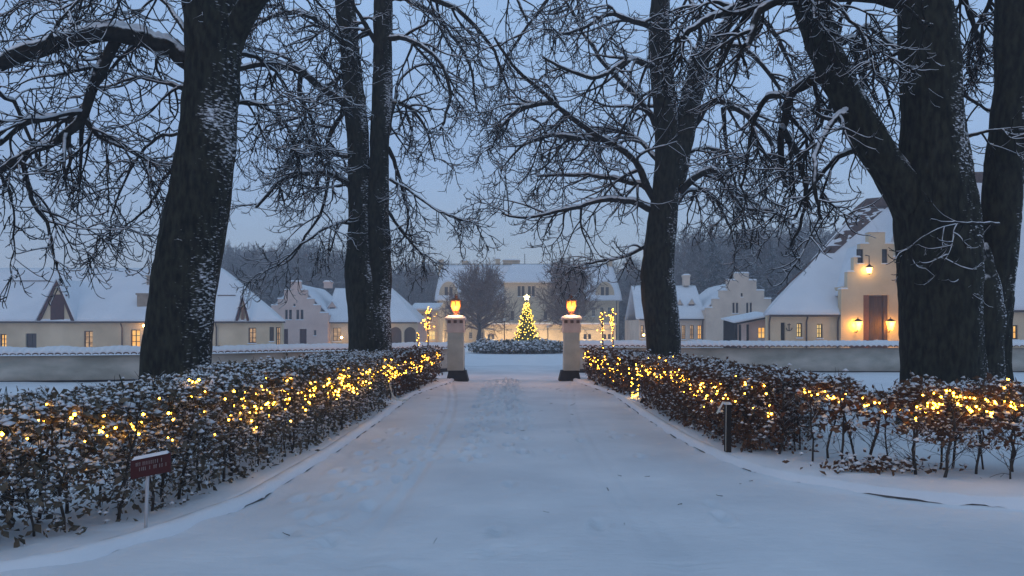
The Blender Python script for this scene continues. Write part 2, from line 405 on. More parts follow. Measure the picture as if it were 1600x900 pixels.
def spawn(rs, Pt, Rd, m, t0, t1, ang, flat=.0):
    """m children on each polyline: start, direction, parent position t, radius there"""
    B, n, _ = Pt.shape; t = rs.uniform(t0, t1, (B, m)); t[:, -1] = .97
    f = t * (n - 1); i = np.minimum(f.astype(int), n - 2); fr = (f - i)[..., None]; bi = np.arange(B)[:, None]
    S = Pt[bi, i] * (1 - fr) + Pt[bi, i + 1] * fr
    T = unit(Pt[bi, i + 1] - Pt[bi, i]); Rr = Rd[bi, i] * (1 - fr[..., 0]) + Rd[bi, i + 1] * fr[..., 0]
    pr = unit(np.cross(T, rs.normal(size=T.shape)))
    a = rs.normal(ang, .22, (B, m, 1)); D = T * np.cos(a) + pr * np.sin(a); D[..., 2] *= (1 - flat)
    return S.reshape(-1, 3), unit(D.reshape(-1, 3)), t.ravel(), Rr.ravel()
def catmull(pts, n):
    p = np.array(pts, float); p = np.vstack([2 * p[0] - p[1], p, 2 * p[-1] - p[-2]]); m = len(pts) - 1
    o = []
    for u in np.linspace(0, m, n):
        i = min(int(u), m - 1); t = u - i; a, b, c, d = p[i:i + 4]
        o.append(.5 * (2 * b + (c - a) * t + (2 * a - 5 * b + 4 * c - d) * t * t + (3 * b - a - 3 * c + d) * t ** 3))
    return np.array(o)
def leaves(rs, C, size, up=.5, out=None):
    """folded leaf of two faces each at centres C"""
    n = len(C); N = rs.normal(size=(n, 3)); N[:, 2] += up
    if out is not None: N += out
    N = unit(N); A = unit(np.cross(N, rs.normal(size=(n, 3)))); B = np.cross(N, A)
    s = (size * np.clip(rs.lognormal(-.08, .33, n), .4, 1.8))[:, None]
    v = np.stack([C - A * s, C + B * s * .55 + N * s * .22, C + A * s, C - B * s * .55 + N * s * .22], 1).reshape(-1, 3)
    b = np.arange(n)[:, None] * 4
    return v, np.concatenate([b + np.array([[0, 2, 1]]), b + np.array([[0, 3, 2]])], 0) , N
def clumps(rs, C, size, hfac=.7):
    """small pillows of snow, four-sided and smooth shaded"""
    n = len(C); a = rs.uniform(0, 6.28, n)[:, None] + np.arange(4)[None] * np.pi / 2
    s = (size * rs.uniform(.35, 1.35, n) * np.where(rs.rand(n) < .06, 1.7, 1))[:, None]; rr = s * rs.uniform(.65, 1.25, (n, 4))
    ring = np.stack([C[:, None, 0] + rr * np.cos(a), C[:, None, 1] + rr * np.sin(a), C[:, None, 2] + s * rs.uniform(-.25, .15, (n, 4))], -1)
    top = C + np.stack([s[:, 0] * rs.uniform(-.3, .3, n), s[:, 0] * rs.uniform(-.3, .3, n), s[:, 0] * hfac], -1)
    bot = C - np.stack([s[:, 0] * 0, s[:, 0] * 0, s[:, 0] * .3], -1)
    V = np.concatenate([ring, top[:, None], bot[:, None]], 1).reshape(-1, 3); b = np.arange(n)[:, None] * 6; Fs = []
    for j in range(4):
        k = (j + 1) % 4; Fs.append(b + np.array([[j, k, 4]])); Fs.append(b + np.array([[k, j, 5]]))
    return V, np.concatenate(Fs, 0)

# ---------------------------------------------------------------- ground
def interp(tab, y): return float(np.interp(y, [a for a, b in tab], [b for a, b in tab]))
KL = [(3.2, -9.0), (4.0, -4.6), (4.84, -3.05), (5.6, -2.66), (6.74, -2.36), (9.6, -2.28), (13, -2.32), (17.9, -2.42), (22.5, -1.9), (24.3, -1.75), (26, -3.5), (30, -14), (34, -30)]
KR = [(3.2, 30.0), (5.2, 14.0), (6.0, 7.2), (6.5, 4.62), (6.79, 3.86), (7.13, 3.41), (7.9, 2.78), (8.72, 2.56), (10.6, 2.42), (13.3, 2.42), (18.2, 2.50), (22.5, 2.0), (24.3, 1.85), (26, 3.5), (30, 14), (34, 30)]
def smooth_tab(tab):
    ys = np.linspace(3.2, 34, 1200); xs = np.interp(ys, [a for a, b in tab], [b for a, b in tab]); k = np.ones(15) / 15
    xs = np.convolve(np.pad(xs, 7, 'edge'), k, 'valid'); return list(zip(ys, xs))
KL = smooth_tab(KL); KR = smooth_tab(KR)
KLy, KLx = np.array([a for a, b in KL]), np.array([b for a, b in KL]); KRy, KRx = np.array([a for a, b in KR]), np.array([b for a, b in KR])
def kl(y): return np.interp(y, KLy, KLx)
def kr(y): return np.interp(y, KRy, KRx)
prints = []
pr_ = random.Random(5)
for lane in range(9):                                 # people walked up the middle to the gate
    x = pr_.uniform(-1.0, .35); y = pr_.uniform(9, 15); s = 1; dx = pr_.uniform(-.012, .012)
    while y < 24:
        prints.append((x + s * .11 + pr_.uniform(-.04, .04), y, pr_.uniform(.6, 1.3))); s = -s; y += pr_.uniform(.45, .7); x += dx
for lane, (x, y, dx, ye) in enumerate(((-1.75, 5.2, .05, 11), (-1.5, 5.6, .03, 13), (-1.9, 6.4, .01, 12))):
    s = 1
    while y < ye:
        prints.append((x + s * .12 + pr_.uniform(-.05, .05), y, pr_.uniform(.3, .75))); s = -s; y += pr_.uniform(.5, .72); x += dx
for i in range(26): prints.append((pr_.uniform(-1.6, 2.2), pr_.uniform(4.5, 12), pr_.uniform(.15, .5)))
PX = np.array(prints)
def road_h(X, Y):
    Z = np.zeros_like(X)
    for x, y, d in prints:
        my = (np.abs(Y - y) < .4) & (np.abs(X - x) < .3)
        if my.any():
            q = ((X[my] - x) / .062) ** 2 + ((Y[my] - y) / .155) ** 2
            Z[my] += -.085 * d * np.exp(-q ** 3) + .03 * d * np.exp(-((np.sqrt(q) - 1.5) ** 2) * 3)
    # shallow wheel tracks bending off to the left
    for x0, a in ((-1.05, .04), (-1.22, .03), (1.0, .016), (1.18, .014)):
        xc = x0 + .018 * (Y - 9) ** 2 * (-1 if x0 < 0 else 1) * .25 
        Z += -a * np.exp(-((X - xc) / .06) ** 2)
    Z += .012 * np.sin(X * 1.3 + Y * .5) * np.sin(Y * .9) + .006 * np.sin(X * 5.1 + 1.3 * np.sin(Y * 2.3)) * np.sin(Y * 3.7 + X)
    n = len(X.ravel()); nr = np.random.RandomState(3)
    Z += nr.normal(size=X.shape) * .0012
    return Z
ys = np.concatenate([np.linspace(1.0, 3.2, 12, endpoint=False), np.geomspace(3.2, 34, 760)])
us = np.linspace(0, 1, 150); us = us + .0 
YY, UU = np.meshgrid(ys, us, indexing='ij')
A = kl(YY); B = kr(YY); XX = A + (B - A) * UU
ZZ = road_h(XX, YY)
edge = np.minimum(XX - A, B - XX); ZZ = ZZ + .022 * np.exp(-(edge / .12) ** 2) * (1 + .8 * np.sin(YY * 7) * np.sin(YY * 2.7 + 1))
nn = len(us); I = np.arange(len(ys) - 1)[:, None] * nn + np.arange(nn - 1)[None]
Q = np.stack([I, I + 1, I + 1 + nn, I + nn], -1).reshape(-1, 4)
rd = link('road', np_mesh('road', np.stack([XX, YY, ZZ], -1).reshape(-1, 3), Q), 'snow_road', smooth=True); tag(rd, kind='structure')
def lawn(side):
    ys = np.geomspace(3.2, 34, 420); d = np.concatenate([np.linspace(.13, 2.2, 60), np.geomspace(2.3, 40, 40)])
    YY, DD = np.meshgrid(ys, d, indexing='ij'); XX = (kl(YY) - DD) if side < 0 else (kr(YY) + DD)
    Z = .085 * np.clip((DD - .05) / .1, 0, 1) + .02 * np.sin(XX * 1.1 + YY * .7) * np.sin(YY * 1.7 - XX * .4) + .008 * np.sin(XX * 6 + np.sin(YY * 5) * 2) * np.sin(YY * 6.3)
    Z += np.random.RandomState(8).normal(size=Z.shape) * .002
    n = len(d); I = np.arange(len(ys) - 1)[:, None] * n + np.arange(n - 1)[None]
    Q = np.stack([I, I + 1, I + 1 + n, I + n], -1).reshape(-1, 4)
    if side < 0: Q = Q[:, ::-1]
    o = link('lawn', np_mesh('lawn', np.stack([XX, YY, Z], -1).reshape(-1, 3), Q), 'snow', smooth=True); tag(o, kind='structure')
lawn(-1); lawn(1)
def kerb(side):
    pts = []
    for y in np.arange(3.3, 23.3, .06): pts.append((float(kl(y) if side < 0 else kr(y)), float(y)))
    # resample by arc length so the bend toward the camera is dense too
    arc = [0]
    for a, b in zip(pts, pts[1:]): arc.append(arc[-1] + math.dist(a, b))
    N = int(arc[-1] / .05); sx = np.interp(np.linspace(0, arc[-1], N), arc, [p[0] for p in pts]); sy = np.interp(np.linspace(0, arc[-1], N), arc, [p[1] for p in pts])
    V = []; Vs = []
    for i in range(N):
        j = min(i + 1, N - 1); h = max(i - 1, 0); t = np.array([sx[j] - sx[h], sy[j] - sy[h]]); t /= np.linalg.norm(t); nrm = np.array([-t[1], t[0]]) * (1 if side < 0 else -1)
        p = np.array([sx[i], sy[i]]); gap = (math.floor(i * .05 / .6) != math.floor((i + 1) * .05 / .6))
        e = .006 if gap else 0
        for d, z in ((e, -.1), (e, .048), (.09, .044), (.09, -.1)): q = p + nrm * d; V.append((q[0], q[1], z))
        a = mn.noise(Vector((sx[i] * 1.7, sy[i] * 1.7, 3))); b = mn.noise(Vector((sx[i] * 5, sy[i] * 5, 9)))
        c3 = mn.noise(Vector((sx[i] * 14, sy[i] * 14, 2)))
        over = -.008 - max(0, a * .045 + b * .03 + c3 * .02)          # the snow sometimes slumps over the face
        low = .034 - max(0, a * .07 + b * .05 + c3 * .02)
        for d, z in ((over, low), (.012, .085 + b * .012), (.07, .105 + b * .02), (.14, .09), (.16, .02)): q = p + nrm * d; Vs.append((q[0], q[1], z))
    def strip(k): return [[i * k + j, i * k + j + 1, (i + 1) * k + j + 1, (i + 1) * k + j] for i in range(N - 1) for j in range(k - 1)]
    o = link('kerb', np_mesh('kerb', V, strip(4)), 'kerb_stone'); tag(o, kind='structure')
    s_ = link('snow_edge', np_mesh('snow_edge', Vs, strip(5)), 'snow', smooth=True); tag(s_, kind='structure')
kerb(-1); kerb(1)
g = MB()
for x0, x1, y0, y1 in ((-900, 900, -60, 1.0), (-900, -39, 1.0, 34), (39, 900, 1.0, 34), (-900, 900, 34, 1500)): g.box(x0, x1, y0, y1, -.6, -.004)
g.box(-39, 39, 1, 34, -.7, -.12)
tag(g.build('ground', 'snow'), kind='structure')
# ground below the frame on both sides of the road's wide mouth
mb = MB(); mb.box(-39, -9, 1.0, 3.2, -.3, .0); tag(mb.build('forecourt', 'snow_road'), kind='structure')

# ---------------------------------------------------------------- the garden walls
def bulge(pts, n):
    o = catmull(pts, n); return o
def garden_wall(line, h0, h1, label):
    n = 60; L3 = bulge([(x, y, 0) for x, y in line], n)[:, :2]
    seg = np.r_[0, np.cumsum(np.linalg.norm(np.diff(L3, axis=0), axis=1))]; tot = seg[-1]
    t = thing('garden_wall', (line[0][0], line[0][1], 0), label, 'wall')
    def at(s): return np.array([np.interp(s, seg, L3[:, 0]), np.interp(s, seg, L3[:, 1])])
    def frame(s):
        d = at(min(s + .05, tot)) - at(max(s - .05, 0)); d /= np.linalg.norm(d); nrm = np.array([d[1], -d[0]])
        if nrm[1] > 0: nrm = -nrm
        return at(s), d, nrm
    V = []; Vd = []; K = int(tot / .25) + 1
    for i in range(K + 1):
        s = tot * i / K; p, d, nr = frame(s); h = h0 + (h1 - h0) * s / tot
        b = mn.noise(Vector((s * .6, h0, 1))) * .01
        for off, z in ((.17 + b, -.1), (.17 + b, h - .24), (-.17, h - .24), (-.17, -.1)): q = p + nr * off; V.append((*q, z))
        for off, z in ((.20, -.1), (.20, .10), (.172, .13)): q = p + nr * off; Vd.append((*q, z))
    Fc = [[i * 4 + j, i * 4 + (j + 1) % 4, (i + 1) * 4 + (j + 1) % 4, (i + 1) * 4 + j] for i in range(K) for j in range(4)]
    m_ = np_mesh('plaster', V, Fc); link('plaster', m_, 'garden_wall_plaster', t)
    bm_ = MB(); bm_.v = [tuple(v) for v in V]; bm_.f = [(0, 1, 2, 3), tuple(len(V) - 4 + j for j in (3, 2, 1, 0))]; bm_.build('wall_end', 'garden_wall_plaster', t)
    Fc = [[i * 3 + j, i * 3 + j + 1, (i + 1) * 3 + j + 1, (i + 1) * 3 + j] for i in range(K) for j in range(2)]
    link('tarred_base', np_mesh('tarred_base', Vd, Fc), 'black_plinth', t)
    # tiles laid over the wall: one barrel each, snow lying over them in matching folds
    pitch = .20; nt_ = int(tot / pitch)
    tm = MB(); kk = 5                                # barrel along local -y slope, width x
    for side in (0, 1):
        for j in range(kk + 1):
            a = math.pi * j / kk; x = -.088 * math.cos(a); z = .055 * math.sin(a)
            tm.v.append((x, -.30 if side == 0 else .0, z + (0 if side == 0 else .165)))
        for j in range(kk + 1):
            a = math.pi * j / kk; x = -.066 * math.cos(a); z = .030 * math.sin(a) - .012
            tm.v.append((x, -.30 if side == 0 else .0, z + (0 if side == 0 else .165)))
    w_ = 2 * (kk + 1)
    for j in range(kk):
        tm.f.append((j, j + 1, w_ + j + 1, w_ + j)); tm.f.append((kk + 1 + j + 1, kk + 1 + j, w_ + kk + 1 + j, w_ + kk + 1 + j + 1)); tm.f.append((j + 1, j, kk + 1 + j, kk + 2 + j))
    tme = tm.mesh('roof_tile'); tme.materials.append(MATS['clay_tile'])
    base = world_loc(t)
    for i in range(nt_):
        s = (i + .5) * pitch; p, d, nr = frame(s); h = h0 + (h1 - h0) * s / tot
        o = bpy.data.objects.new('roof_tile', tme); col.objects.link(o); o.parent = t
        o.location = Vector((p[0], p[1], h - .195)) - base; o.rotation_euler = (0, rnd.uniform(-.03, .03), math.atan2(-nr[0], nr[1]) + math.pi + rnd.uniform(-.02, .02))
    V = []; Kp = nt_ * 8; prof = [(.315, -.018), (.325, .02), (.28, .055), (.18, .105), (.08, .16), (0, .19), (-.1, .16), (-.22, .09), (-.31, .03), (-.31, -.02)]
    for i in range(Kp + 1):
        s = min(i * pitch / 8, tot - .001); p, d, nr = frame(s); h = h0 + (h1 - h0) * s / tot - .195
        c = abs(math.sin(math.pi * s / pitch)); b = mn.noise(Vector((s * 1.1, h0 * 5, 0))) * .05 + mn.noise(Vector((s * 4.1, h0 * 5, 4))) * .02
        for q, (off, z) in enumerate(prof):
            f = 1 - abs(off) / .45
            dz = .052 * c * (1 - f * .75); e = 0
            if abs(off) > .25: e = -.02 + mn.noise(Vector((s * 7, off, 3))) * .02
            pp = p + nr * (off + e * (1 if off > 0 else -1)); V.append((*pp, h + z + dz + .03 + b * f))
    k = len(prof); Fc = [[i * k + j, i * k + j + 1, (i + 1) * k + j + 1, (i + 1) * k + j] for i in range(Kp) for j in range(k - 1)]
    link('snow_cover', np_mesh('snow_cover', V, Fc), 'snow', t, smooth=True)
    return t
garden_wall([(-30, 19.6), (-16, 21.6), (-10.5, 23.0), (-6.0, 26.4), (-2.0, 29.6)], 1.05, 1.13, 'low plastered garden wall with snowy tile coping left of the gate')
garden_wall([(2.2, 28.6), (7, 27.4), (13, 27), (20, 27), (34, 26.4)], 1.2, 1.24, 'low plastered garden wall with snowy tile coping right of the gate')

# ---------------------------------------------------------------- gate pillars with lanterns
def pillar(cx, side, label, llabel):
    Y = 23.6; t = thing('gate_pillar', (cx, Y, 0), label, 'pillar')
    MB().frust(cx + side * .06, Y, -.05, .34, .36, .34, .27, .27, dx=-side * .0).build('plinth', 'black_plinth', t)
    m = MB(); m.frust(cx, Y, .34, 1.545, .255, .255, .245, .245)
    m.build('shaft', 'pillar_plaster', t)
    m = MB(); f = Y - .262                              # raised border round a sunk panel
    for a, b, c, d in ((-.21, -.17, .45, 1.30), (.17, .21, .45, 1.30), (-.17, .17, 1.26, 1.30), (-.17, .17, .45, .49)): m.box(cx + a, cx + b, f, f + .02, c, d)
    m.build('panel_border', 'pillar_plaster', t)
    MB().box(cx - .285, cx + .285, Y - .285, Y + .285, 1.547, 1.60).build('moulding', 'pillar_head_plaster', t)
    m = MB().box(cx - .27, cx + .27, Y - .27, Y + .27, 1.602, 1.94); m.box(cx - .276, cx + .276, Y - .276, Y + .276, 1.72, 1.735)
    m.build('head', 'pillar_head_plaster', t)
    for k in range(3):
        for s_ in (-1, 1):
            MB().box(cx + (k - 1) * .19 - .05, cx + (k - 1) * .19 + .05, Y + s_ * .272, Y + s_ * .31, 1.845, 1.938).build('bracket', 'clay_tile', t)
    MB().box(cx - .32, cx + .32, Y - .32, Y + .32, 1.942, 2.00).build('coping', 'pillar_head_plaster', t)
    m = MB(); m.frust(cx, Y, 2.003, 2.07, .325, .325, .29, .29); m.frust(cx, Y, 2.073, 2.10, .28, .28, .12, .12)
    m.build('snow_cap', 'snow', t)
    # lantern: a six sided tapering lamp
    q = thing('lantern', (cx, Y, 2.1), llabel, 'lantern'); z0 = 2.10
    m = MB(); m.tube([(cx, Y, z0 - .02), (cx, Y, z0 + .10)], .022, 8); m.tube([(cx, Y, z0 + .0), (cx, Y, z0 + .02)], .07, 8)
    for a in range(4):
        an = a * math.pi / 2 + .78; m.tube([(cx + .03 * math.cos(an), Y + .03 * math.sin(an), z0 + .03), (cx + .10 * math.cos(an), Y + .10 * math.sin(an), z0 + .08), (cx + .11 * math.cos(an), Y + .11 * math.sin(an), z0 + .13)], .008, 5)
    m.build('stand', 'copper_metal', q)
    def ringp(r, z, k=6): return [(cx + r * math.cos(2 * math.pi * (i + .5) / k), Y + r * math.sin(2 * math.pi * (i + .5) / k), z) for i in range(k)]
    lo, mi, hi = ringp(.085, z0 + .12), ringp(.165, z0 + .27), ringp(.150, z0 + .44)
    for i in range(6):
        j = (i + 1) % 6; m = MB(); m.quad(lo[i], lo[j], mi[j], mi[i]); m.quad(mi[i], mi[j], hi[j], hi[i])
        for qd in ((lo[i], lo[j], mi[j], mi[i]), (mi[i], mi[j], hi[j], hi[i])):
            inn = [tuple(np.array(p_) * .985 + np.array((cx, Y, p_[2])) * .015) for p_ in qd]; m.quad(*inn[::-1])
        m.build('pane', 'lantern_glass', q)
    m = MB()
    for i in range(6): m.tube([lo[i], mi[i], hi[i]], .013, 5); m.tube([lo[i], lo[(i + 1) % 6]], .012, 5); m.tube([hi[i], hi[(i + 1) % 6]], .012, 5)
    m.build('lantern_frame', 'copper_metal', q)
    m = MB(); r1, r2 = ringp(.19, z0 + .445), ringp(.055, z0 + .535); n = 0
    for i in range(6): m.quad(r1[i], r1[(i + 1) % 6], r2[(i + 1) % 6], r2[i])
    m.quad(*r1[::-1]); m.tube([(cx, Y, z0 + .53), (cx, Y, z0 + .58)], .05, 6); m.tube([(cx, Y, z0 + .58), (cx, Y, z0 + .60)], .065, 6); m.ball((cx, Y, z0 + .63), .025, 6, 4)
    m.build('lantern_roof', 'copper_metal', q)
    MB().ball((cx, Y, z0 + .30), .062, 8, 6, 1.6).build('bulb', 'lantern_core', q, smooth=True)
    ld = bpy.data.lights.new('lantern_lamp', 'POINT'); ld.energy = 62; ld.color = (1, .46, .20); ld.shadow_soft_size = .16
    lo_ = bpy.data.objects.new('lantern_lamp', ld); col.objects.link(lo_); lo_.parent = q; lo_.location = (0, -.22, .20)
    q.scale = (1.05, 1.05, 1.05)
    lo2 = lo_.copy(); lo2.location = (0, .22, .20); col.objects.link(lo2); lo2.parent = q
pillar(-1.80, 1, 'left square gate pillar with a black foot and pink head', 'glowing orange lantern on top of the left gate pillar')
pillar(1.90, -1, 'right square gate pillar with a black foot and pink head', 'glowing orange lantern on top of the right gate pillar')

def point(parent, loc, e, c=(1, .5, .14), size=.05):
    ld = bpy.data.lights.new('lamp_light', 'POINT'); ld.energy = e; ld.color = c; ld.shadow_soft_size = size
    o = bpy.data.objects.new('lamp_light', ld); col.objects.link(o); o.parent = parent; o.location = Vector(loc) - world_loc(parent); return o

# ---------------------------------------------------------------- buildings
def gutter(parent, x0, x1, Y, z, m='gutter_metal'):
    MB().tube([(x0, Y, z), (x1, Y, z)], .07, 6).build('gutter', m, parent)
def downspout(parent, x, Y, z):
    MB().tube([(x, Y + .05, z), (x, Y + .05, z - .12), (x, Y + .22, z - .4), (x, Y + .22, 0)], .055, 6).build('downspout', 'gutter_metal', parent)
def chimney(parent, x0, x1, y0, y1, z0, z1, m='chimney_brick'):
    c = MB().box(x0, x1, y0, y1, z0, z1).build('chimney', m, parent)
    MB().box(x0 - .08, x1 + .08, y0 - .08, y1 + .08, z1 + .002, z1 + .14).build('chimney_cap', m, c)
    MB().frust((x0 + x1) / 2, (y0 + y1) / 2, z1 + .143, z1 + .30, (x1 - x0) / 2 + .07, (y1 - y0) / 2 + .07, (x1 - x0) / 2 - .1, (y1 - y0) / 2 - .1).build('snow_cap', 'snow_roof', c)

# --- long low farm wing on the left
def left_wing():
    Y = 58.0; t = thing('farm_wing', (-30, Y, 0), 'long low whitewashed wing with snowy hipped roof behind the left wall', 'building')
    x0 = P(-420, 0, Y)[0]; x1 = P(441, 0, Y)[0]; ze = 2.30; zr = 6.9; Yr = Y + 4.6
    wins = [(-60, -38, 523, 545, 'dark_glass'), (0, 10, 522, 545, 'lit_orange'), (40, 57, 521, 545, 'dark_glass'), (131, 145, 517, 545, 'lit_dim'), (204, 219, 515, 543, 'lit_orange'),
            (388, 400, 512, 536, 'lit_dim'), (421, 428, 511, 533, 'dark_glass'), (431, 438, 511, 540, 'lit_dim')]
    ops = [op_px(a, b, c, d, Y) for a, b, c, d, _ in wins]
    cell_wall([x0, x1], [0, ze], lambda x, z: True, ops, Y, .4).build('wall', 'cream_plaster', t)
    for o, wn in zip(ops, wins): window(t, o, Y, pane=wn[4], frame='frame_dark', cols=2, rows=3, bar=.07)
    m = MB(); xq = P(436, 0, Y + 9)[0]; n_ = len(m.v); m.box(x1 - .4, x1, Y + .41, Y + 8.59, 0, ze); m.v = [(vx + (xq - x1 if vy > Y + 5 else 0), vy, vz) for vx, vy, vz in m.v]; m.box(x0, xq, Y + 8.6, Y + 9, 0, ze); m.box(x0, x0 + .4, Y + .4, Y + 8.6, 0, ze)
    m.build('rear_wall', 'cream_plaster', t)
    rx = P(347, 0, Yr)[0]; e = .35
    wavy_sheet('roof', (x0, Y - e, ze), (x1 + e, Y - e, ze), (x0, Yr, zr), (rx, Yr, zr), 90, 16, .05, 3, 'snow_roof', t)
    xr = P(436, 0, Y + 9)[0]
    wavy_sheet('roof', (x1 + e, Y - e, ze), (xr + e, Y + 9 + e, ze), (rx, Yr, zr), (rx, Yr + .01, zr), 16, 12, .05, 5, 'snow_roof', t)
    wavy_sheet('roof', (xr + e, Y + 9 + e, ze), (x0, Y + 9 + e, ze), (rx, Yr, zr), (x0, Yr, zr), 30, 6, .05, 7, 'snow_roof', t)
    gutter(t, x0, x1 + e, Y - e - .05, ze - .02)
    for px in (192, 339): downspout(t, P(px, 0, Y)[0], Y - e, ze - .05)
    def dormer(p0, p1, pt, pb, label, big):
        Yd = Y - .30; a, zb = P(p0, pb, Yd); b, _ = P(p1, pb, Yd); mx, zt = P((p0 + p1) / 2 + (2 if big else 0), pt, Yd)
        m = MB(); m.prism([(a + .2, zb), (b - .2, zb), (mx, zt - .25)], Yd + .08, Yd + .2); f = m.build('dormer', 'cream_plaster', t); f['label'] = label
        th = .22 if big else .14; n = MB()
        n.prism([(a - .05, zb), (a + th, zb), (mx, zt - th * 1.6), (mx, zt)], Yd - .06, Yd + .07); n.prism([(b - th, zb), (b + .05, zb), (mx, zt), (mx, zt - th * 1.6)], Yd - .055, Yd + .068)
        n.box(a + th, b - th, Yd - .02, Yd + .075, zb, zb + .16); n.build('barge_board', 'red_timber', f)
        h = zt - zb
        if big:
            MB().box(mx - .52, mx + .52, Yd + .01, Yd + .072, zb + .165, zb + h * .62).build('shutter', 'red_timber', f)
            MB().box(mx - .8, mx + .8, Yd + .0, Yd + .065, zb + h * .62 + .003, zb + h * .66).build('beam', 'red_timber', f)
        else: MB().box(mx - .12, mx + .12, Yd + .01, Yd + .072, zb + .17, zb + h * .55).build('pane', 'dark_glass', f)
        dep = (h) / (zr - ze) * (Yr - Y + e) + .4
        for s_, (q0, q1) in enumerate((((a - .15, zb - .02)), ((b + .15, zb - .02))) if False else [((a - .12), zb), ((b + .12), zb)]):
            wavy_sheet('dormer_roof', (q0, Yd - .12, zb + .02), (q0, Yd + .3, zb + .02), (mx, Yd - .12, zt + .06), (mx, Yd + dep, zt + .06), 8, 6, .02, 1, 'snow_roof', f, thick=.08)
    dormer(57, 117, 437, 505, 'large triangular dormer with dark red boards and shutter', True)
    dormer(369, 389, 461, 503, 'small triangular dormer at the right end', False)
    for a, b, py in ((20, 78, 441), (340, 368, 465)):      # snow rails on the roof
        zz = P(0, py, Y + 3)[1]; yy = Y - e + (zz - ze) / (zr - ze) * (Yr - Y + e) - .12; xa, xb = P(a, 0, yy)[0], P(b, 0, yy)[0]
        MB().box(xa, xb, yy - .03, yy + .03, zz + .1, zz + .16).build('snow_rail', 'gutter_metal', t)
    xa, za = P(216, 497, Y + 1); xb, zb = P(243, 461, Y + 1); chimney(t, xa, xb, Y + .8, Y + 2.4, ze, zb)
    xa, _ = P(231, 497, Y + 3); xb, zb = P(258, 433, Y + 3); chimney(t, xa, xb, Y + 2.8, Y + 4.4, ze + 1, zb)
    point(t, (P(229, 515, Y)[0], Y - .5, 2.0), 28, (1, .5, .16))
    bl = MB().ball((P(229, 515, Y)[0], Y - .4, 2.0), .10, 8, 5).build('wall_lamp', 'lamp_bulb', t)
left_wing()

def stepped(cx, Y, steps):    # steps: (half width px, top py) outermost first -> solid test and cut lines
    S = [(P(cx, 0, Y)[0], (h / F * Y), P(0, py, Y)[1]) for h, py in steps]
    xs = sorted({s[0] + k * s[1] for s in S for k in (-1, 1)}); zs = sorted({0} | {s[2] for s in S})
    return S, xs, zs, lambda x, z: any(abs(x - s[0]) < s[1] and z < s[2] for s in S)

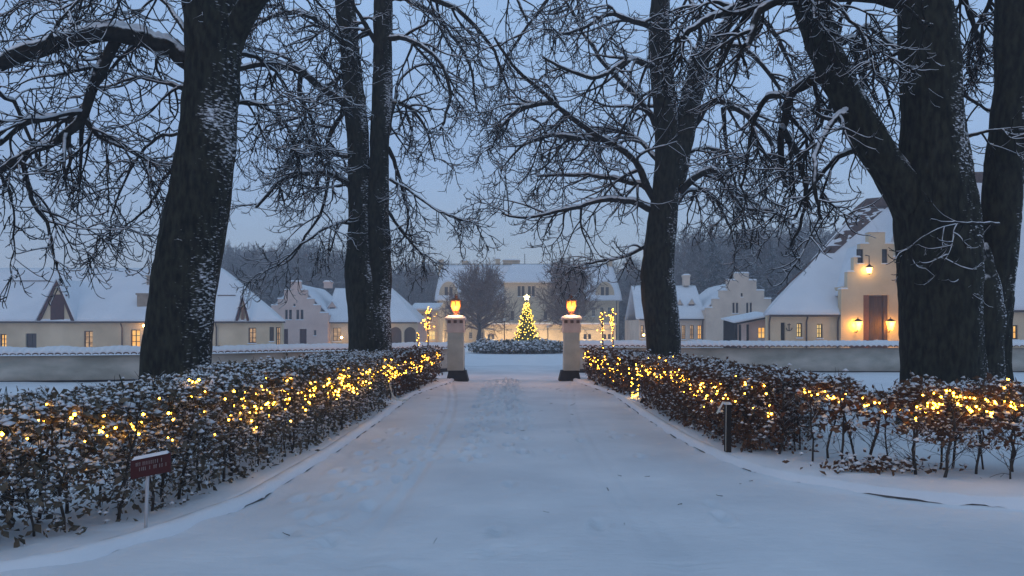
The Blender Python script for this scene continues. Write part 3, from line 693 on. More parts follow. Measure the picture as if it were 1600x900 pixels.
def gable_house(cx, Y, steps, wing_px, wing_eave, ridge_py, plaster, label, wins, wwins, wing_side, extra):
    S, xs, zs, solid = stepped(cx, Y, steps)
    t = thing('stepped_gable_house', (S[0][0], Y, 0), label, 'building')
    ops = [op_px(a, b, c, d, Y) for a, b, c, d, *_ in wins]
    cell_wall(xs, zs, solid, ops, Y, .45).build('gable', plaster, t)
    m = MB()
    for (c, h, z), nx in zip(S, S[1:] + [(0, 0, 0)]):        # snow and coping on each step
        for s_ in (-1, 1):
            a, b = (c + s_ * nx[1], c + s_ * h) if nx[1] else (c, c + s_ * h)
            a, b = min(a, b), max(a, b); m.frust((a + b) / 2, Y + .22, z + .002, z + .14, (b - a) / 2 + .05, .30, (b - a) / 2 - .02, .2)
    m.build('snow_cap', 'snow_roof', t)
    for o, wn in zip(ops, wins):
        if wn[4] == 'door': door(t, o, Y, 'red_timber')
        else: window(t, o, Y, pane=wn[4], frame='frame_dark' if wn[4] != 'lit_orange' else 'frame_white', cols=wn[5], rows=wn[6], bar=.06, label=wn[7] if len(wn) > 7 else None)
    hw = S[0][1]; z_e = S[0][2] - .2; zr = P(0, ridge_py, Y + 4)[1]; c = S[0][0]; dep = 12
    for s_ in (-1, 1):
        wavy_sheet('gable_roof', (c + s_ * hw, Y + .5, z_e), (c + s_ * hw, Y + dep, z_e), (c, Y + .5, zr), (c, Y + dep, zr), 10, 10, .03, s_ * 3 + 9, 'snow_roof', t)
    MB().box(c - hw, c - hw + .4, Y + .46, Y + dep, 0, z_e - .02).box(c + hw - .4, c + hw, Y + .46, Y + dep, 0, z_e - .02).build('side_wall', plaster, t)
    # the long wing beside the gable
    Yw = Y + 1.0; a, b = P(wing_px[0], 0, Yw)[0], P(wing_px[1], 0, Yw)[0]; ze = P(0, wing_eave, Yw)[1]
    zr2 = P(0, ridge_py + 4, Yw + 4.5)[1]
    ops = [op_px(q[0], q[1], q[2], q[3], Yw) for q in wwins]
    cell_wall([a, b], [0, ze], lambda x, z: True, ops, Yw, .4).build('wing_wall', 'cream_plaster' if plaster == 'pink_plaster' else plaster, t)
    for o, wn in zip(ops, wwins):
        if wn[4] == 'garage':
            door(t, o, Yw, 'door_wood', label='wide brown arched gate', planks=6, name='garage_door')
            xm = (o[0] + o[1]) / 2; r = (o[1] - o[0]) / 2; pl = MB()      # the arch spandrels
            for s_ in (-1, 1):
                arc = [(xm + s_ * r * math.cos(v), o[3] - .62 + .62 * math.sin(v)) for v in np.linspace(0, math.pi / 2, 7)]
                poly = arc + [(xm + s_ * r, o[3])]
                pl.prism(poly, Yw + .02, Yw + .19)
            pl.build('arch', 'cream_plaster', t)
        else: window(t, o, Yw, pane=wn[4], frame='frame_dark', cols=wn[5], rows=wn[6], bar=.06)
    e = .35; hipx = extra.get('hip')
    if wing_side > 0:
        top = (P(hipx, 0, Yw + 4.5)[0] if hipx else b)
        wavy_sheet('wing_roof', (a, Yw - e, ze), (b + e, Yw - e, ze), (a, Yw + 4.5, zr2), (top, Yw + 4.5, zr2), 40, 12, .04, 4, 'snow_roof', t)
        wavy_sheet('wing_roof', (b + e, Yw - e, ze), (b + e, Yw + 9, ze), (top, Yw + 4.5, zr2), (top, Yw + 4.51, zr2), 10, 8, .04, 6, 'snow_roof', t)
    else:
        wavy_sheet('wing_roof', (a - e, Yw - e, ze), (b, Yw - e, ze), (a, Yw + 4.5, zr2), (b, Yw + 4.5, zr2), 30, 12, .04, 4, 'snow_roof', t)
    wavy_sheet('wing_roof', (b, Yw + 9, ze), (a, Yw + 9, ze), (b if not (hipx and wing_side > 0) else top, Yw + 4.5, zr2), (a, Yw + 4.5, zr2), 20, 5, .04, 8, 'snow_roof', t)
    MB().box(a, b, Yw + 8.6, Yw + 9, 0, ze - .02).box(a, a + .3, Yw + .41, Yw + 8.58, 0, ze - .02).box(b - .3, b, Yw + .41, Yw + 8.58, 0, ze - .02).build('rear_wall', plaster, t)
    gutter(t, a, b, Yw - e - .05, ze - .03)
    for (p0, p1, pt, pb) in extra.get('dormers', ()):
        frac = .35; yd = Yw + .35 * 4; x0_, zb = P(p0, pb, yd); x1_, _ = P(p1, pb, yd); xm = (x0_ + x1_) / 2; zt = P(0, pt, yd)[1]; hh = (zt - zb) * .6
        f = MB().prism([(x0_, zb - .3), (x1_, zb - .3), (x1_, zb + hh), (xm, zt), (x0_, zb + hh)], yd, yd + .2).build('dormer', plaster, t)
        MB().box(xm - .28, xm + .28, yd - .03, yd - .003, zb, zb + hh).build('pane', 'dark_glass', f)
        for s_, xx in ((-1, x0_), (1, x1_)):
            wavy_sheet('dormer_roof', (xx + s_ * .12, yd - .15, zb + hh - .08), (xx + s_ * .12, yd + 1.6, zb + hh - .08), (xm, yd - .15, zt + .03), (xm, yd + 2.6, zt + .03), 4, 4, .01, 2, 'snow_roof', f, thick=.08)
    for (p0, p1, pt, pb, dy) in extra.get('chimneys', ()):
        xa, z1_ = P(p0, pt, Yw + dy); xb, z0_ = P(p1, pb, Yw + dy); chimney(t, xa, xb, Yw + dy, Yw + dy + .9, z0_, z1_, plaster)
    for px in extra.get('spouts', ()): downspout(t, P(px, 0, Yw)[0], Yw - e, ze - .05)
    return t
# pink stepped gable to the left of the castle
house = gable_house(462, 78, [(50, 489), (38, 477), (28, 467), (18, 453), (8, 440)], (508, 652), 504, 447, 'pink_plaster',
    'pink house with a stepped gable beyond the left garden wall',
    [(445.5, 449.5, 484, 499, 'dark_glass', 1, 3), (451.5, 456, 484, 499, 'dark_glass', 1, 3), (463, 467.5, 484, 499, 'dark_glass', 1, 3), (469.5, 474, 484, 499, 'dark_glass', 1, 3),
     (458.5, 461.5, 474.5, 478.5, 'dark_glass', 1, 1, 'small round attic opening'), (443, 450, 514, 540, 'door', 1, 1), (468, 479, 514, 537, 'door', 1, 1), (490.5, 494, 516, 524, 'dark_glass', 1, 2)],
    [(520, 533, 512, 533, 'lit_dim', 2, 3), (608.5, 627.5, 511, 541, 'garage'), (631.5, 649.5, 511, 541, 'garage')], 1,
    dict(hip=612, dormers=[(513, 525, 471, 494)], chimneys=[(506, 517, 442, 450, 4.1), (595, 608, 450, 470, 5)], spouts=(511, 604)))
point(house, (P(604, 528, 79)[0], 78.3, 1.4), 60, (1, .58, .25)); MB().ball((P(604, 528, 79)[0], 78.3, 1.4), .12, 8, 5).build('wall_lamp', 'lamp_bulb', house)
point(house, (P(537, 530, 79)[0], 78.0, .9), 45, (1, .55, .2)); MB().ball((P(537, 530, 79)[0], 78.0, .9), .12, 8, 5).build('wall_lamp', 'lamp_bulb', house)
# pale stepped gable right of the castle
house = gable_house(1159, 72, [(56, 481), (46, 467), (35, 454), (23, 438), (11, 427)], (998, 1104), 499, 443, 'pale_plaster',
    'pale house with a tall stepped gable between the castle and the barn on the right',
    [(1144.5, 1148, 473, 489, 'dark_glass', 1, 3), (1150, 1153.5, 473, 489, 'dark_glass', 1, 3), (1166, 1169.5, 473, 489, 'dark_glass', 1, 3), (1171.5, 1175, 473, 489, 'dark_glass', 1, 3),
     (1157.5, 1160.5, 458, 463.5, 'dark_glass', 1, 1, 'small diamond attic opening')],
    [(1001, 1006, 508, 528, 'lit_dim', 1, 3), (1065, 1071, 508, 530, 'lit_dim', 2, 3), (1078, 1084, 508, 530, 'lit_dim', 2, 3), (1090, 1096.5, 508, 530, 'lit_orange', 2, 3)], -1,
    dict(dormers=[(1076, 1085, 467, 488), (1058, 1066, 468, 488)], chimneys=[(1069, 1078, 432, 446, 3.8)], spouts=(1097,)))
point(house, (P(1004, 526, 72)[0], 71.4, 1.2), 60, (1, .5, .25)); MB().ball((P(1004, 526, 72)[0], 71.4, 1.2), .1, 8, 5).build('wall_lamp', 'lamp_bulb', house)

# --- low linking lodge, lit warm, left of the castle
def link_lodge():
    Y = 90; t = thing('link_lodge', (P(665, 0, Y)[0], Y, 0), 'low flat lodge glowing yellow between the pink house and the castle', 'building')
    x0, x1 = P(645, 0, Y)[0], P(685, 0, Y)[0]; ze = P(0, 484, Y)[1]
    ops = [op_px(654, 662, 490, 503, Y), op_px(668, 675, 490, 503, Y), op_px(653, 660, 513, 527, Y), op_px(670, 680, 517, 531, Y)]
    cell_wall([x0, x1], [0, ze], lambda x, z: True, ops, Y, .4).build('wall', 'cream_plaster', t)
    for i, o in enumerate(ops): window(t, o, Y, pane=['dark_glass', 'dark_glass', 'lit_yellow', 'lit_yellow'][i], cols=2, rows=2, bar=.06)
    MB().box(x0, x0 + .3, Y + .41, Y + 7, 0, ze).box(x1 - .3, x1, Y + .41, Y + 7, 0, ze).build('side_wall', 'cream_plaster', t)
    MB().box(x0 - .3, x1 + .2, Y - .3, Y - .003, ze - .16, ze).build('cornice', 'frame_white', t)
    wavy_sheet('roof', (x0 - .3, Y - .35, ze + .003), (x1 + .1, Y - .35, ze + .003), (x0 - .3, Y + 5, ze + .9), (x1 + .1, Y + 5, ze + .9), 8, 6, .03, 3, 'snow_roof', t, thick=.25)
    lx, lz = P(664, 523, Y - .8); point(t, (lx, Y - .9, lz), 140, (1, .56, .10)); b = MB().ball((lx, Y - .9, lz), .2, 8, 6).build('wall_lamp', 'lamp_bulb', t)
    MB().tube([(lx, Y - .9, lz + .2), (lx, Y - .9, lz + .45), (lx, Y, lz + .45)], .03, 5).build('bracket', 'black_metal', t)
link_lodge()

# --- the castle
def castle():
    Y = 100; t = thing('castle', (2, Y, 0), 'cream manor house at the end of the drive behind the Christmas tree', 'building')
    X = lambda p, y=Y: P(p, 0, y)[0]; Z = lambda p, y=Y: P(0, p, y)[1]
    x0, x1 = X(685), X(966); ze = Z(470); zr = Z(415, Y + 6); cb0, cb1 = X(784), X(872); zc = Z(442); zband = Z(505)
    # side ranges
    for (a, b, wl) in ((x0, cb0, [(692, 697), (703, 708), (718, 723), (733, 738), (750, 755), (762, 767), (770, 775)]), (cb1, x1, [(880, 885), (895, 900), (910, 915), (925, 930), (938, 943), (950, 955)])):
        ops = [op_px(p, q, 480, 494, Y) for p, q in wl] + [op_px(p, q, 519, 529, Y) for p, q in wl]
        cell_wall([a, b], [0, ze], lambda x, z: True, ops, Y, .5).build('wall', 'castle_plaster', t)
        for o in ops: window(t, o, Y, cols=2, rows=3, bar=.05)
        MB().box(a, b, Y - .12, Y - .003, zband - .12, zband + .12).build('cornice', 'castle_plaster', t)
        MB().box(a - .1, b + (0.1 if b == x1 else 0), Y - .25, Y - .003, ze - .3, ze - .01).build('eaves_moulding', 'castle_plaster', t)
    # centre bay stands 1.5 m forward
    Yc = Y - 1.5; c0, c1 = X(788, Yc), X(868, Yc); zc = Z(442, Yc)
    ops = [op_px(p, q, 447, 463, Yc) for p, q in ((809, 813.5), (815, 819.5), (825, 829.5), (831, 835.5))] + [op_px(p, q, 486, 500, Yc) for p, q in ((798, 803), (850, 855))] + [op_px(p, q, 517, 529, Yc) for p, q in ((796, 802), (848, 854), (858, 863))]
    cell_wall([c0, c1], [0, zc], lambda x, z: True, ops, Yc, .5).build('centre_wall', 'cream_plaster', t)
    for o in ops: window(t, o, Yc, cols=1, rows=2, bar=.05, frame='frame_dark')
    MB().box(c0, c0 + .4, Yc + .51, Y + 8, 0, zc - .01).box(c1 - .4, c1, Yc + .51, Y + 8, 0, zc - .01).build('side_wall', 'cream_plaster', t)
    MB().box(c0 - .15, c1 + .15, Yc - .25, Yc - .003, zc - .25, zc - .01).build('cornice', 'castle_plaster', t)
    MB().box(c0, c1, Yc - .12, Yc - .003, Z(505, Yc) - .1, Z(505, Yc) + .1).build('string_course', 'castle_plaster', t)
    # ground floor terrace wall in front, pale and low
    Yt = Y - 6; a, b = X(757, Yt), X(962, Yt); zt = Z(508, Yt)
    ops = [op_px(p, p + 4.5, 522, 530, Yt) for p in (762, 768, 884, 891, 912, 919, 943, 950)]
    cell_wall([a, b], [0, zt], lambda x, z: True, ops, Yt, .4).build('terrace_wall', 'cream_plaster', t)
    for o in ops: window(t, o, Yt, cols=1, rows=1, bar=.05, frame='frame_dark')
    MB().box(a - .05, b + .05, Yt - .1, Yt - .003, Z(515, Yt) - .04, Z(515, Yt) + .04).build('string_course', 'frame_white', t)
    MB().box(a - .1, b + .1, Yt - .15, Yt + .6, zt + .003, zt + .12).build('coping', 'pillar_head_plaster', t)
    MB().box(a - .05, b + .05, Yt - .1, Yt + 6.1, zt + .123, zt + .30).build('snow_cover', 'snow_roof', t)
    # roofs
    e = .4; xr0, xr1 = X(692, Y + 6), X(955, Y + 6)
    wavy_sheet('roof', (x0 - e, Y - e, ze), (x1 + e, Y - e, ze), (xr0, Y + 6, zr), (xr1, Y + 6, zr), 70, 14, .05, 2, 'snow_roof', t, thick=.2)
    wavy_sheet('roof', (x1 + e, Y + 12, ze), (x0 - e, Y + 12, ze), (xr1, Y + 6, zr), (xr0, Y + 6, zr), 20, 6, .05, 4, 'snow_roof', t, thick=.2)
    for s_, xx, rr in ((-1, x0 - e, xr0), (1, x1 + e, xr1)): wavy_sheet('roof', (xx, Y - e, ze), (xx, Y + 12, ze), (rr, Y + 6, zr), (rr, Y + 6.01, zr), 8, 8, .05, 6, 'snow_roof', t, thick=.2)
    zr2 = Z(414, Y + 4); r0, r1 = X(800, Y + 4), X(858, Y + 4)
    wavy_sheet('centre_roof', (c0 - e, Yc - e, zc), (c1 + e, Yc - e, zc), (r0, Y + 4, zr2), (r1, Y + 4, zr2), 24, 10, .04, 9, 'snow_roof', t, thick=.2)
    for s_, xx, rr in ((-1, c0 - e, r0), (1, c1 + e, r1)): wavy_sheet('centre_roof', (xx, Yc - e, zc), (xx, Y + 9, zc), (rr, Y + 4, zr2), (rr, Y + 4.01, zr2), 8, 8, .04, 7, 'snow_roof', t, thick=.2)
    MB().box(x0, x0 + .4, Y + .51, Y + 12, 0, ze - .01).box(x1 - .4, x1, Y + .51, Y + 12, 0, ze - .01).box(x0 + .4, x1 - .4, Y + 11.6, Y + 12, 0, ze - .01).build('rear_wall', 'castle_plaster', t)
    MB().box(xr0, xr1, Y + 5.9, Y + 6.1, zr + .18, zr + .26).build('ridge', 'gutter_metal', t)
    # curved gable dormers
    for pc in (701, 945):
        yd = Y + .25; xc = X(pc, yd); hw = 15 / F * yd; zb, zt = Z(473, yd), Z(440, yd); poly = []
        for k in range(13):
            an = math.pi * k / 12; poly.append((xc + hw * math.cos(an) * (1 if abs(math.cos(an)) < .8 else 1), zb + (zt - zb) * (.35 + .65 * math.sin(an))))
        poly = [(xc - hw, zb), (xc + hw, zb)] + poly
        g_ = MB().prism(poly, yd, yd + 3.2).build('dormer', 'castle_plaster', t)
        g_['label'] = 'rounded gable with an arched window pair'
        for s_ in (-1, 1): MB().box(xc + s_ * .32 - .22, xc + s_ * .32 + .22, yd - .03, yd - .003, zb + .5, zb + (zt - zb) * .74).build('pane', 'dark_glass', g_)
        m = MB()
        for k in range(2, 14):
            (xa, za), (xb, zb_) = poly[k], poly[k + 1]; m.quad((xa * 1, yd - .08, za), (xa, yd + 3.2, za + .02), (xb, yd + 3.2, zb_ + .02), (xb, yd - .08, zb_)); m.quad((xa, yd - .08, za + .2), (xb, yd - .08, zb_ + .2), (xb, yd + 3.2, zb_ + .2), (xa, yd + 3.2, za + .2)); m.quad((xa, yd - .08, za), (xb, yd - .08, zb_), (xb, yd - .08, zb_ + .2), (xa, yd - .08, za + .2))
        m.build('snow_cap', 'snow_roof', g_)
    for p0, p1, pt, dy in ((685.5, 692, 407, 5.5), (722, 731, 409, 6), (774, 781, 406, 6), (786, 812, 408, 7), (951, 957, 408, 5.5)):
        chimney(t, X(p0, Y + dy), X(p1, Y + dy), Y + dy, Y + dy + 1.2, zr - 2, Z(pt, Y + dy), 'castle_plaster')
    MB().tube([(X(820, Y + 4), Y + 4, zr2), (X(820, Y + 4), Y + 4, zr2 + 1.6)], .05, 5).build('flagpole', 'black_metal', t)
    for px in (686, 963): downspout(t, X(px), Y - e, ze)
    for px in (765, 800, 848, 900, 945, 705):      # small floodlights washing the front
        fy = Yt - 2.2 if px > 750 else Y - 2.5; fx = X(px, fy); f_ = MB().box(fx - .15, fx + .15, fy - .1, fy + .1, 0, .25).build('floodlight', 'black_metal', t)
        MB().box(fx - .12, fx + .12, fy - .08, fy + .08, .253, .28).build('pane', 'lantern_core', f_); point(t, (fx, fy, .5), 190, (1, .70, .36), .15)
    # corner pilasters
    for a_ in (x0, x1 - .9): MB().box(a_ - .05, a_ + .95, Y - .15, Y - .004, 0, ze - .31).build('pilaster', 'cream_plaster', t)
castle()

# --- big barn on the right, with low lit wing, stepped gable and tall door
def barn():
    Y = 50; X = lambda p, y=Y: P(p, 0, y)[0]; Z = lambda p, y=Y: P(0, p, y)[1]
    t = thing('gatehouse_barn', (X(1300), Y, 0), 'large barn on the right with a tall lit doorway and steep snowy roof', 'building')
    x0, x1 = X(1199), X(1314); ze = Z(493)
    ops = [op_px(1220, 1227, 504, 532, Y), op_px(1245, 1253.5, 505, 527, Y), op_px(1276.5, 1285.5, 506, 528, Y), op_px(1309, 1313.5, 507, 529, Y)]
    cell_wall([x0, x1], [0, ze], lambda x, z: True, ops, Y, .4).build('wall', 'cream_plaster', t)
    door(t, ops[0], Y, 'dark_timber', planks=2, label='narrow grey side door')
    for o in ops[1:]: window(t, o, Y, pane='lit_yellow', frame='frame_dark', cols=2, rows=3, bar=.06)
    gutter(t, x0, x1, Y - .40, ze - .02)
    for px in (1201, 1259, 1308): downspout(t, X(px), Y - .35, ze - .04)
    # anchor-like iron ornament on the wall
    ax, az = P(1233, 511, Y - .05); m = MB(); m.tube([(ax, Y - .05, az + .25), (ax, Y - .05, az - .22)], .025, 5)
    m.tube([(ax + .20 * math.cos(a), Y - .05, az - .05 + .2 * math.sin(a)) for a in np.linspace(math.pi, 2 * math.pi, 9)], .025, 5); m.tube([(ax - .12, Y - .05, az + .16), (ax + .12, Y - .05, az + .16)], .02, 5)
    m.build('iron_anchor', 'black_metal', t)
    # gable front, 0.5 m proud
    Yg = Y - .5; S, xs, zs, solid = stepped(1370, Yg, [(56, 452), (46, 425), (36, 402), (26, 381), (13, 363)])
    dr = op_px(1349, 1389, 461, 552, Yg); wn = op_px(1378, 1387, 389, 411, Yg); wn2 = op_px(1340, 1349, 389, 411, Yg)
    cell_wall(xs, zs, solid, [dr, wn, wn2], Yg, .45).build('gable', 'cream_plaster', t)
    window(t, wn, Yg, cols=1, rows=2, frame='dark_timber', bar=.07, label='narrow shuttered loft window'); window(t, wn2, Yg, cols=1, rows=2, frame='dark_timber', bar=.07)
    d_ = (dr[0] + .42, dr[1] - .25, dr[2], dr[3] - .05); door(t, d_, Yg, 'door_wood', depth=.40, planks=6, label='tall dark wooden barn door')
    MB().box(dr[0] + .003, d_[0] - .003, Yg + .1, Yg + .5, dr[2], dr[3] - .003).build('door_jamb', 'copper_metal', t)  # orange lamplight on this left reveal is put into its copper colour
    MB().box(d_[1] + .003, dr[1] - .003, Yg + .2, Yg + .5, dr[2], dr[3] - .003).build('door_jamb', 'door_wood', t)
    mb = MB()
    for (c, h, z), nx in zip(S, S[1:] + [(0, 0, 0)]):
        for s_ in (-1, 1):
            a, b = (c + s_ * nx[1], c + s_ * h) if nx[1] else (c, c + s_ * h); a, b = min(a, b), max(a, b)
            mb.frust((a + b) / 2, Yg + .22, z + .002, z + .12, (b - a) / 2 + .05, .3, (b - a) / 2 - .02, .2)
    mb.build('snow_cap', 'snow_roof', t)
    # steep hipped roof behind
    Yr = Y + 7; zr = Z(322, Yr); xa = X(1350, Yr); xb = X(1470, Yr); e = .35
    gx0, gx1 = X(1314), X(1426); vm = .36; ym = Y - e + vm * (Yr - Y + e); zm = ze + vm * (zr - ze)
    wavy_sheet('roof', (x0 - e, Y - e, ze), (gx0 - .02, Y - e, ze), (xa, Yr, zr), (xa + .6, Yr, zr), 40, 26, .07, 2, 'snow_roof', t, thick=.18)
    wavy_sheet('roof', (gx0 + vm * (xa + .6 - gx0), ym, zm), (gx1, ym, zm), (xa + .6, Yr, zr), (gx1, Yr, zr), 30, 16, .07, 2, 'snow_roof', t, thick=.18)
    wavy_sheet('roof', (gx1, Y - e, ze), (X(1470), Y - e, ze), (gx1, Yr, zr), (xb, Yr, zr), 14, 20, .07, 2, 'snow_roof', t, thick=.18)
    MB().box(gx0 + .01, gx0 + .3, Yg + .46, Y + 5, 0, Z(448)).box(gx1 - .3, gx1 - .01, Yg + .46, Y + 5, 0, Z(448)).build('side_wall', 'cream_plaster', t)
    xk = P(1207, 0, Y + 14)[0]
    wavy_sheet('roof', (xk, Y + 14, ze), (x0 - e, Y - e, ze), (xa, Yr + .01, zr), (xa, Yr, zr), 14, 16, .06, 3, 'snow_roof', t, thick=.18)
    wavy_sheet('roof', (X(1470), Y + 14, ze), (xk, Y + 14, ze), (xb, Yr, zr), (xa, Yr, zr), 16, 8, .06, 4, 'snow_roof', t, thick=.18)
    Hp = lambda v, off: (x0 - e + v * (xa - x0 + e) + off, Y - e + v * (Yr - Y + e) - .14, ze + v * (zr - ze) + .10)
    wavy_sheet('thatch_patch', Hp(.52, .1), Hp(.52, 1.0), Hp(.97, -.1), Hp(.97, 1.9), 14, 24, .16, 12, 'thatch', t, thick=.03, sc=2.2)
    m = MB(); pts = [(xa - 1.6, Yr - .05, zr - 1.5), (xa - .6, Yr - .1, zr - .45), (xa + .2, Yr - .15, zr + .15), (xa + 2, Yr - .1, zr + .28), (xb, Yr, zr + .25)]
    m.tube(pts, [.16, .34, .42, .45, .45], 9); m.build('thatch_ridge', 'thatch', t)
    m = MB().tube([(x0 + 1.0, Y - .2 + 1.1, ze + 1.5), ((x0 + xa) / 2, (Y + Yr) / 2, (ze + zr) / 2 + .15), (xa - 1.2, Yr - .9, zr - 1.2)], [.05, .12, .22], 7).build('hip_ridge', 'thatch', t)
    m = MB().box(x0, x0 + .3, Y + .41, Y + 13.6, 0, ze - .02); m.v = [(vx + (xk - x0 if vy > Y + 5 else 0), vy, vz) for vx, vy, vz in m.v]; m.box(xk, X(1470), Y + 13.6, Y + 14, 0, ze - .02).build('rear_wall', 'cream_plaster', t)
    xg0, xg1 = S[0][0] - S[0][1], S[0][0] + S[0][1]; zg = Z(462)
    for s_, xx in ((-1, xg0 + .1), (1, xg1 - .1)):
        wavy_sheet('gable_roof', (xx, Yg + .5, zg), (xx, Y + 5, zg), (S[0][0], Yg + .5, Z(379)), (S[0][0], Y + 6.5, Z(379)), 8, 12, .03, 2, 'snow_roof', t, thick=.1)
    # right hand continuation of the wall, mostly behind the tree
    MB().box(X(1427), X(1470), Y - .02, Y + .4, 0, ze).build('wall', 'cream_plaster', t)
    # sconces and gable lantern
    for px in (1340.5, 1391.5):
        lx, lz = P(px, 508, Yg - .45); q = thing('wall_lantern', (lx, Yg - .45, lz), 'lit wall lantern on the %s side of the tall barn door' % ('left' if px < 1360 else 'right'), 'lantern')
        MB().frust(lx, Yg - .45, lz - .32, lz + .24, .09, .09, .21, .21).build('lantern_glass', 'sconce_glass', q)
        m = MB().frust(lx, Yg - .45, lz + .245, lz + .44, .25, .25, .03, .03); m.tube([(lx, Yg - .45, lz + .42), (lx, Yg - .45, lz + .52)], .03, 5); m.build('lantern_roof', 'black_metal', q)
        MB().tube([(lx, Yg, lz - .45), (lx, Yg - .25, lz - .5), (lx, Yg - .45, lz - .29)], .03, 6).build('bracket', 'black_metal', q)
        point(q, (lx, Yg - .17, lz), 55, (1, .44, .05), .06); point(q, (lx, Yg - .8, lz), 30, (1, .50, .10), .1)
    lx, lz = P(1358, 421, Yg - .5); q = thing('hanging_lantern', (lx, Yg - .5, lz), 'lit lantern hanging from a bracket high on the barn gable', 'lantern')
    MB().frust(lx, Yg - .5, lz - .25, lz + .12, .10, .10, .14, .14).build('lantern_glass', 'lantern_core', q)
    m = MB().frust(lx, Yg - .5, lz + .13, lz + .34, .20, .20, .03, .03); m.frust(lx, Yg - .5, lz - .33, lz - .26, .04, .04, .12, .12); m.build('lantern_roof', 'black_metal', q)
    MB().tube([(lx, Yg, lz + 1.0), (lx, Yg - .5, lz + .9), (lx, Yg - .5, lz + .34)], .03, 6).build('bracket', 'black_metal', q)
    point(q, (lx, Yg - .2, lz), 16, (1, .52, .14), .12)
    for px, hh in ((1339, .5), (1367, .62)):
        cx_, _ = P(px, 0, Yg - 1.2); q = thing('plant_pot', (cx_, Yg - 1.2, 0), 'snow filled plant pot %s the tall barn door' % ('left of' if px < 1350 else 'in front of'), 'plant pot')
        MB().frust(cx_, Yg - 1.2, 0, .62, .22, .22, .34, .34).build('pot', 'pot_clay', q)
        m = MB(); m.ball((cx_, Yg - 1.2, .66), .34, 10, 6, .8); m.ball((cx_ + .12, Yg - 1.25, .85), .22, 8, 5, .8); m.build('snow', 'snow_clump', q, smooth=True)
barn()
def right_barn():
    Y = 44; X = lambda p, y=Y: P(p, 0, y)[0]; Z = lambda p, y=Y: P(0, p, y)[1]
    t = thing('thatched_barn', (X(1550), Y, 0), 'tall steep roofed barn at the right edge behind the twin tree', 'building')
    x0, x1 = X(1502), X(2000); ze = Z(486); ops = [op_px(1571, 1591, 508, 530, Y), op_px(1660, 1680, 508, 530, Y)]
    cell_wall([x0, x1], [0, ze], lambda x, z: True, ops, Y, .4).build('wall', 'cream_plaster', t)
    for o in ops: window(t, o, Y, pane='lit_orange', frame='frame_dark', cols=3, rows=2, bar=.07)
    Yr = Y + 6; zr = Z(282, Yr)
    wavy_sheet('roof', (x0 - .3, Y - .35, ze), (x1, Y - .35, ze), (x0 + .6, Yr, zr), (x1, Yr, zr), 60, 24, .06, 6, 'snow_roof', t, thick=.18)
    wavy_sheet('roof', (x1, Y + 12, ze), (x0 - .3, Y + 12, ze), (x1, Yr, zr), (x0 + .6, Yr, zr), 20, 8, .06, 6, 'snow_roof', t, thick=.18)
    m = MB(); m.tube([(x0 + .5, Yr, zr + .05), (x0 + 8, Yr, zr + .1), (x1, Yr, zr + .05)], .5, 9); m.build('thatch_ridge', 'thatch', t)
    MB().prism([(0, 0)] * 0 or [(x0, 0), (x0 + .4, 0), (x0 + .4, ze), (x0, ze)], Y + .41, Y + 12).build('side_wall', 'cream_plaster', t)
    m = MB(); m.quad((x0 + .05, Y, ze), (x0 + .05, Y + 12, ze), (x0 + .65, Yr, zr)); m.quad((x0 + .3, Y, ze), (x0 + .9, Yr, zr), (x0 + .3, Y + 12, ze)); m.build('gable', 'cream_plaster', t)
    gutter(t, x0, x1, Y - .42, ze - .02)
right_barn()
def entry():
    Y = 55; X = lambda p, y=Y: P(p, 0, y)[0]; Z = lambda p, y=Y: P(0, p, y)[1]
    t = thing('entrance_lodge', (X(1170), Y, 0), 'low pink annex with an open porch left of the large barn', 'building')
    o = op_px(1184.5, 1196.5, 511, 529, Y); x0, x1 = X(1169), X(1199); 
    cell_wall([x0, x1], [0, Z(498)], lambda x, z: True, [o], Y, .3).build('wall', 'pink_plaster', t); window(t, o, Y, pane='lit_orange', cols=2, rows=2, bar=.06)
    wavy_sheet('roof', (X(1144), Y - .5, Z(505)), (X(1200), Y - .5, Z(494)), (X(1144), Y + 3, Z(498)), (X(1200), Y + 3, Z(487)), 16, 5, .03, 3, 'snow_roof', t, thick=.16)
    MB().quad((X(1144), Y - .45, Z(508)), (X(1200), Y - .45, Z(497)), (X(1200), Y - .45, Z(494.5)), (X(1144), Y - .45, Z(505.5))).build('fascia', 'dark_timber', t)
    for px in (1147, 1154, 1166): MB().box(X(px) - .07, X(px) + .07, Y - .4, Y - .26, 0, Z(507)).build('porch_post', 'dark_timber', t)
    MB().box(X(1147), x0, Y + 2.6, Y + 2.8, 0, Z(500)).build('porch_wall', 'dark_timber', t)
    MB().box(x0, x0 + .2, Y + .31, Y + 2.6, 0, Z(501)).build('side_wall', 'pink_plaster', t)
entry()

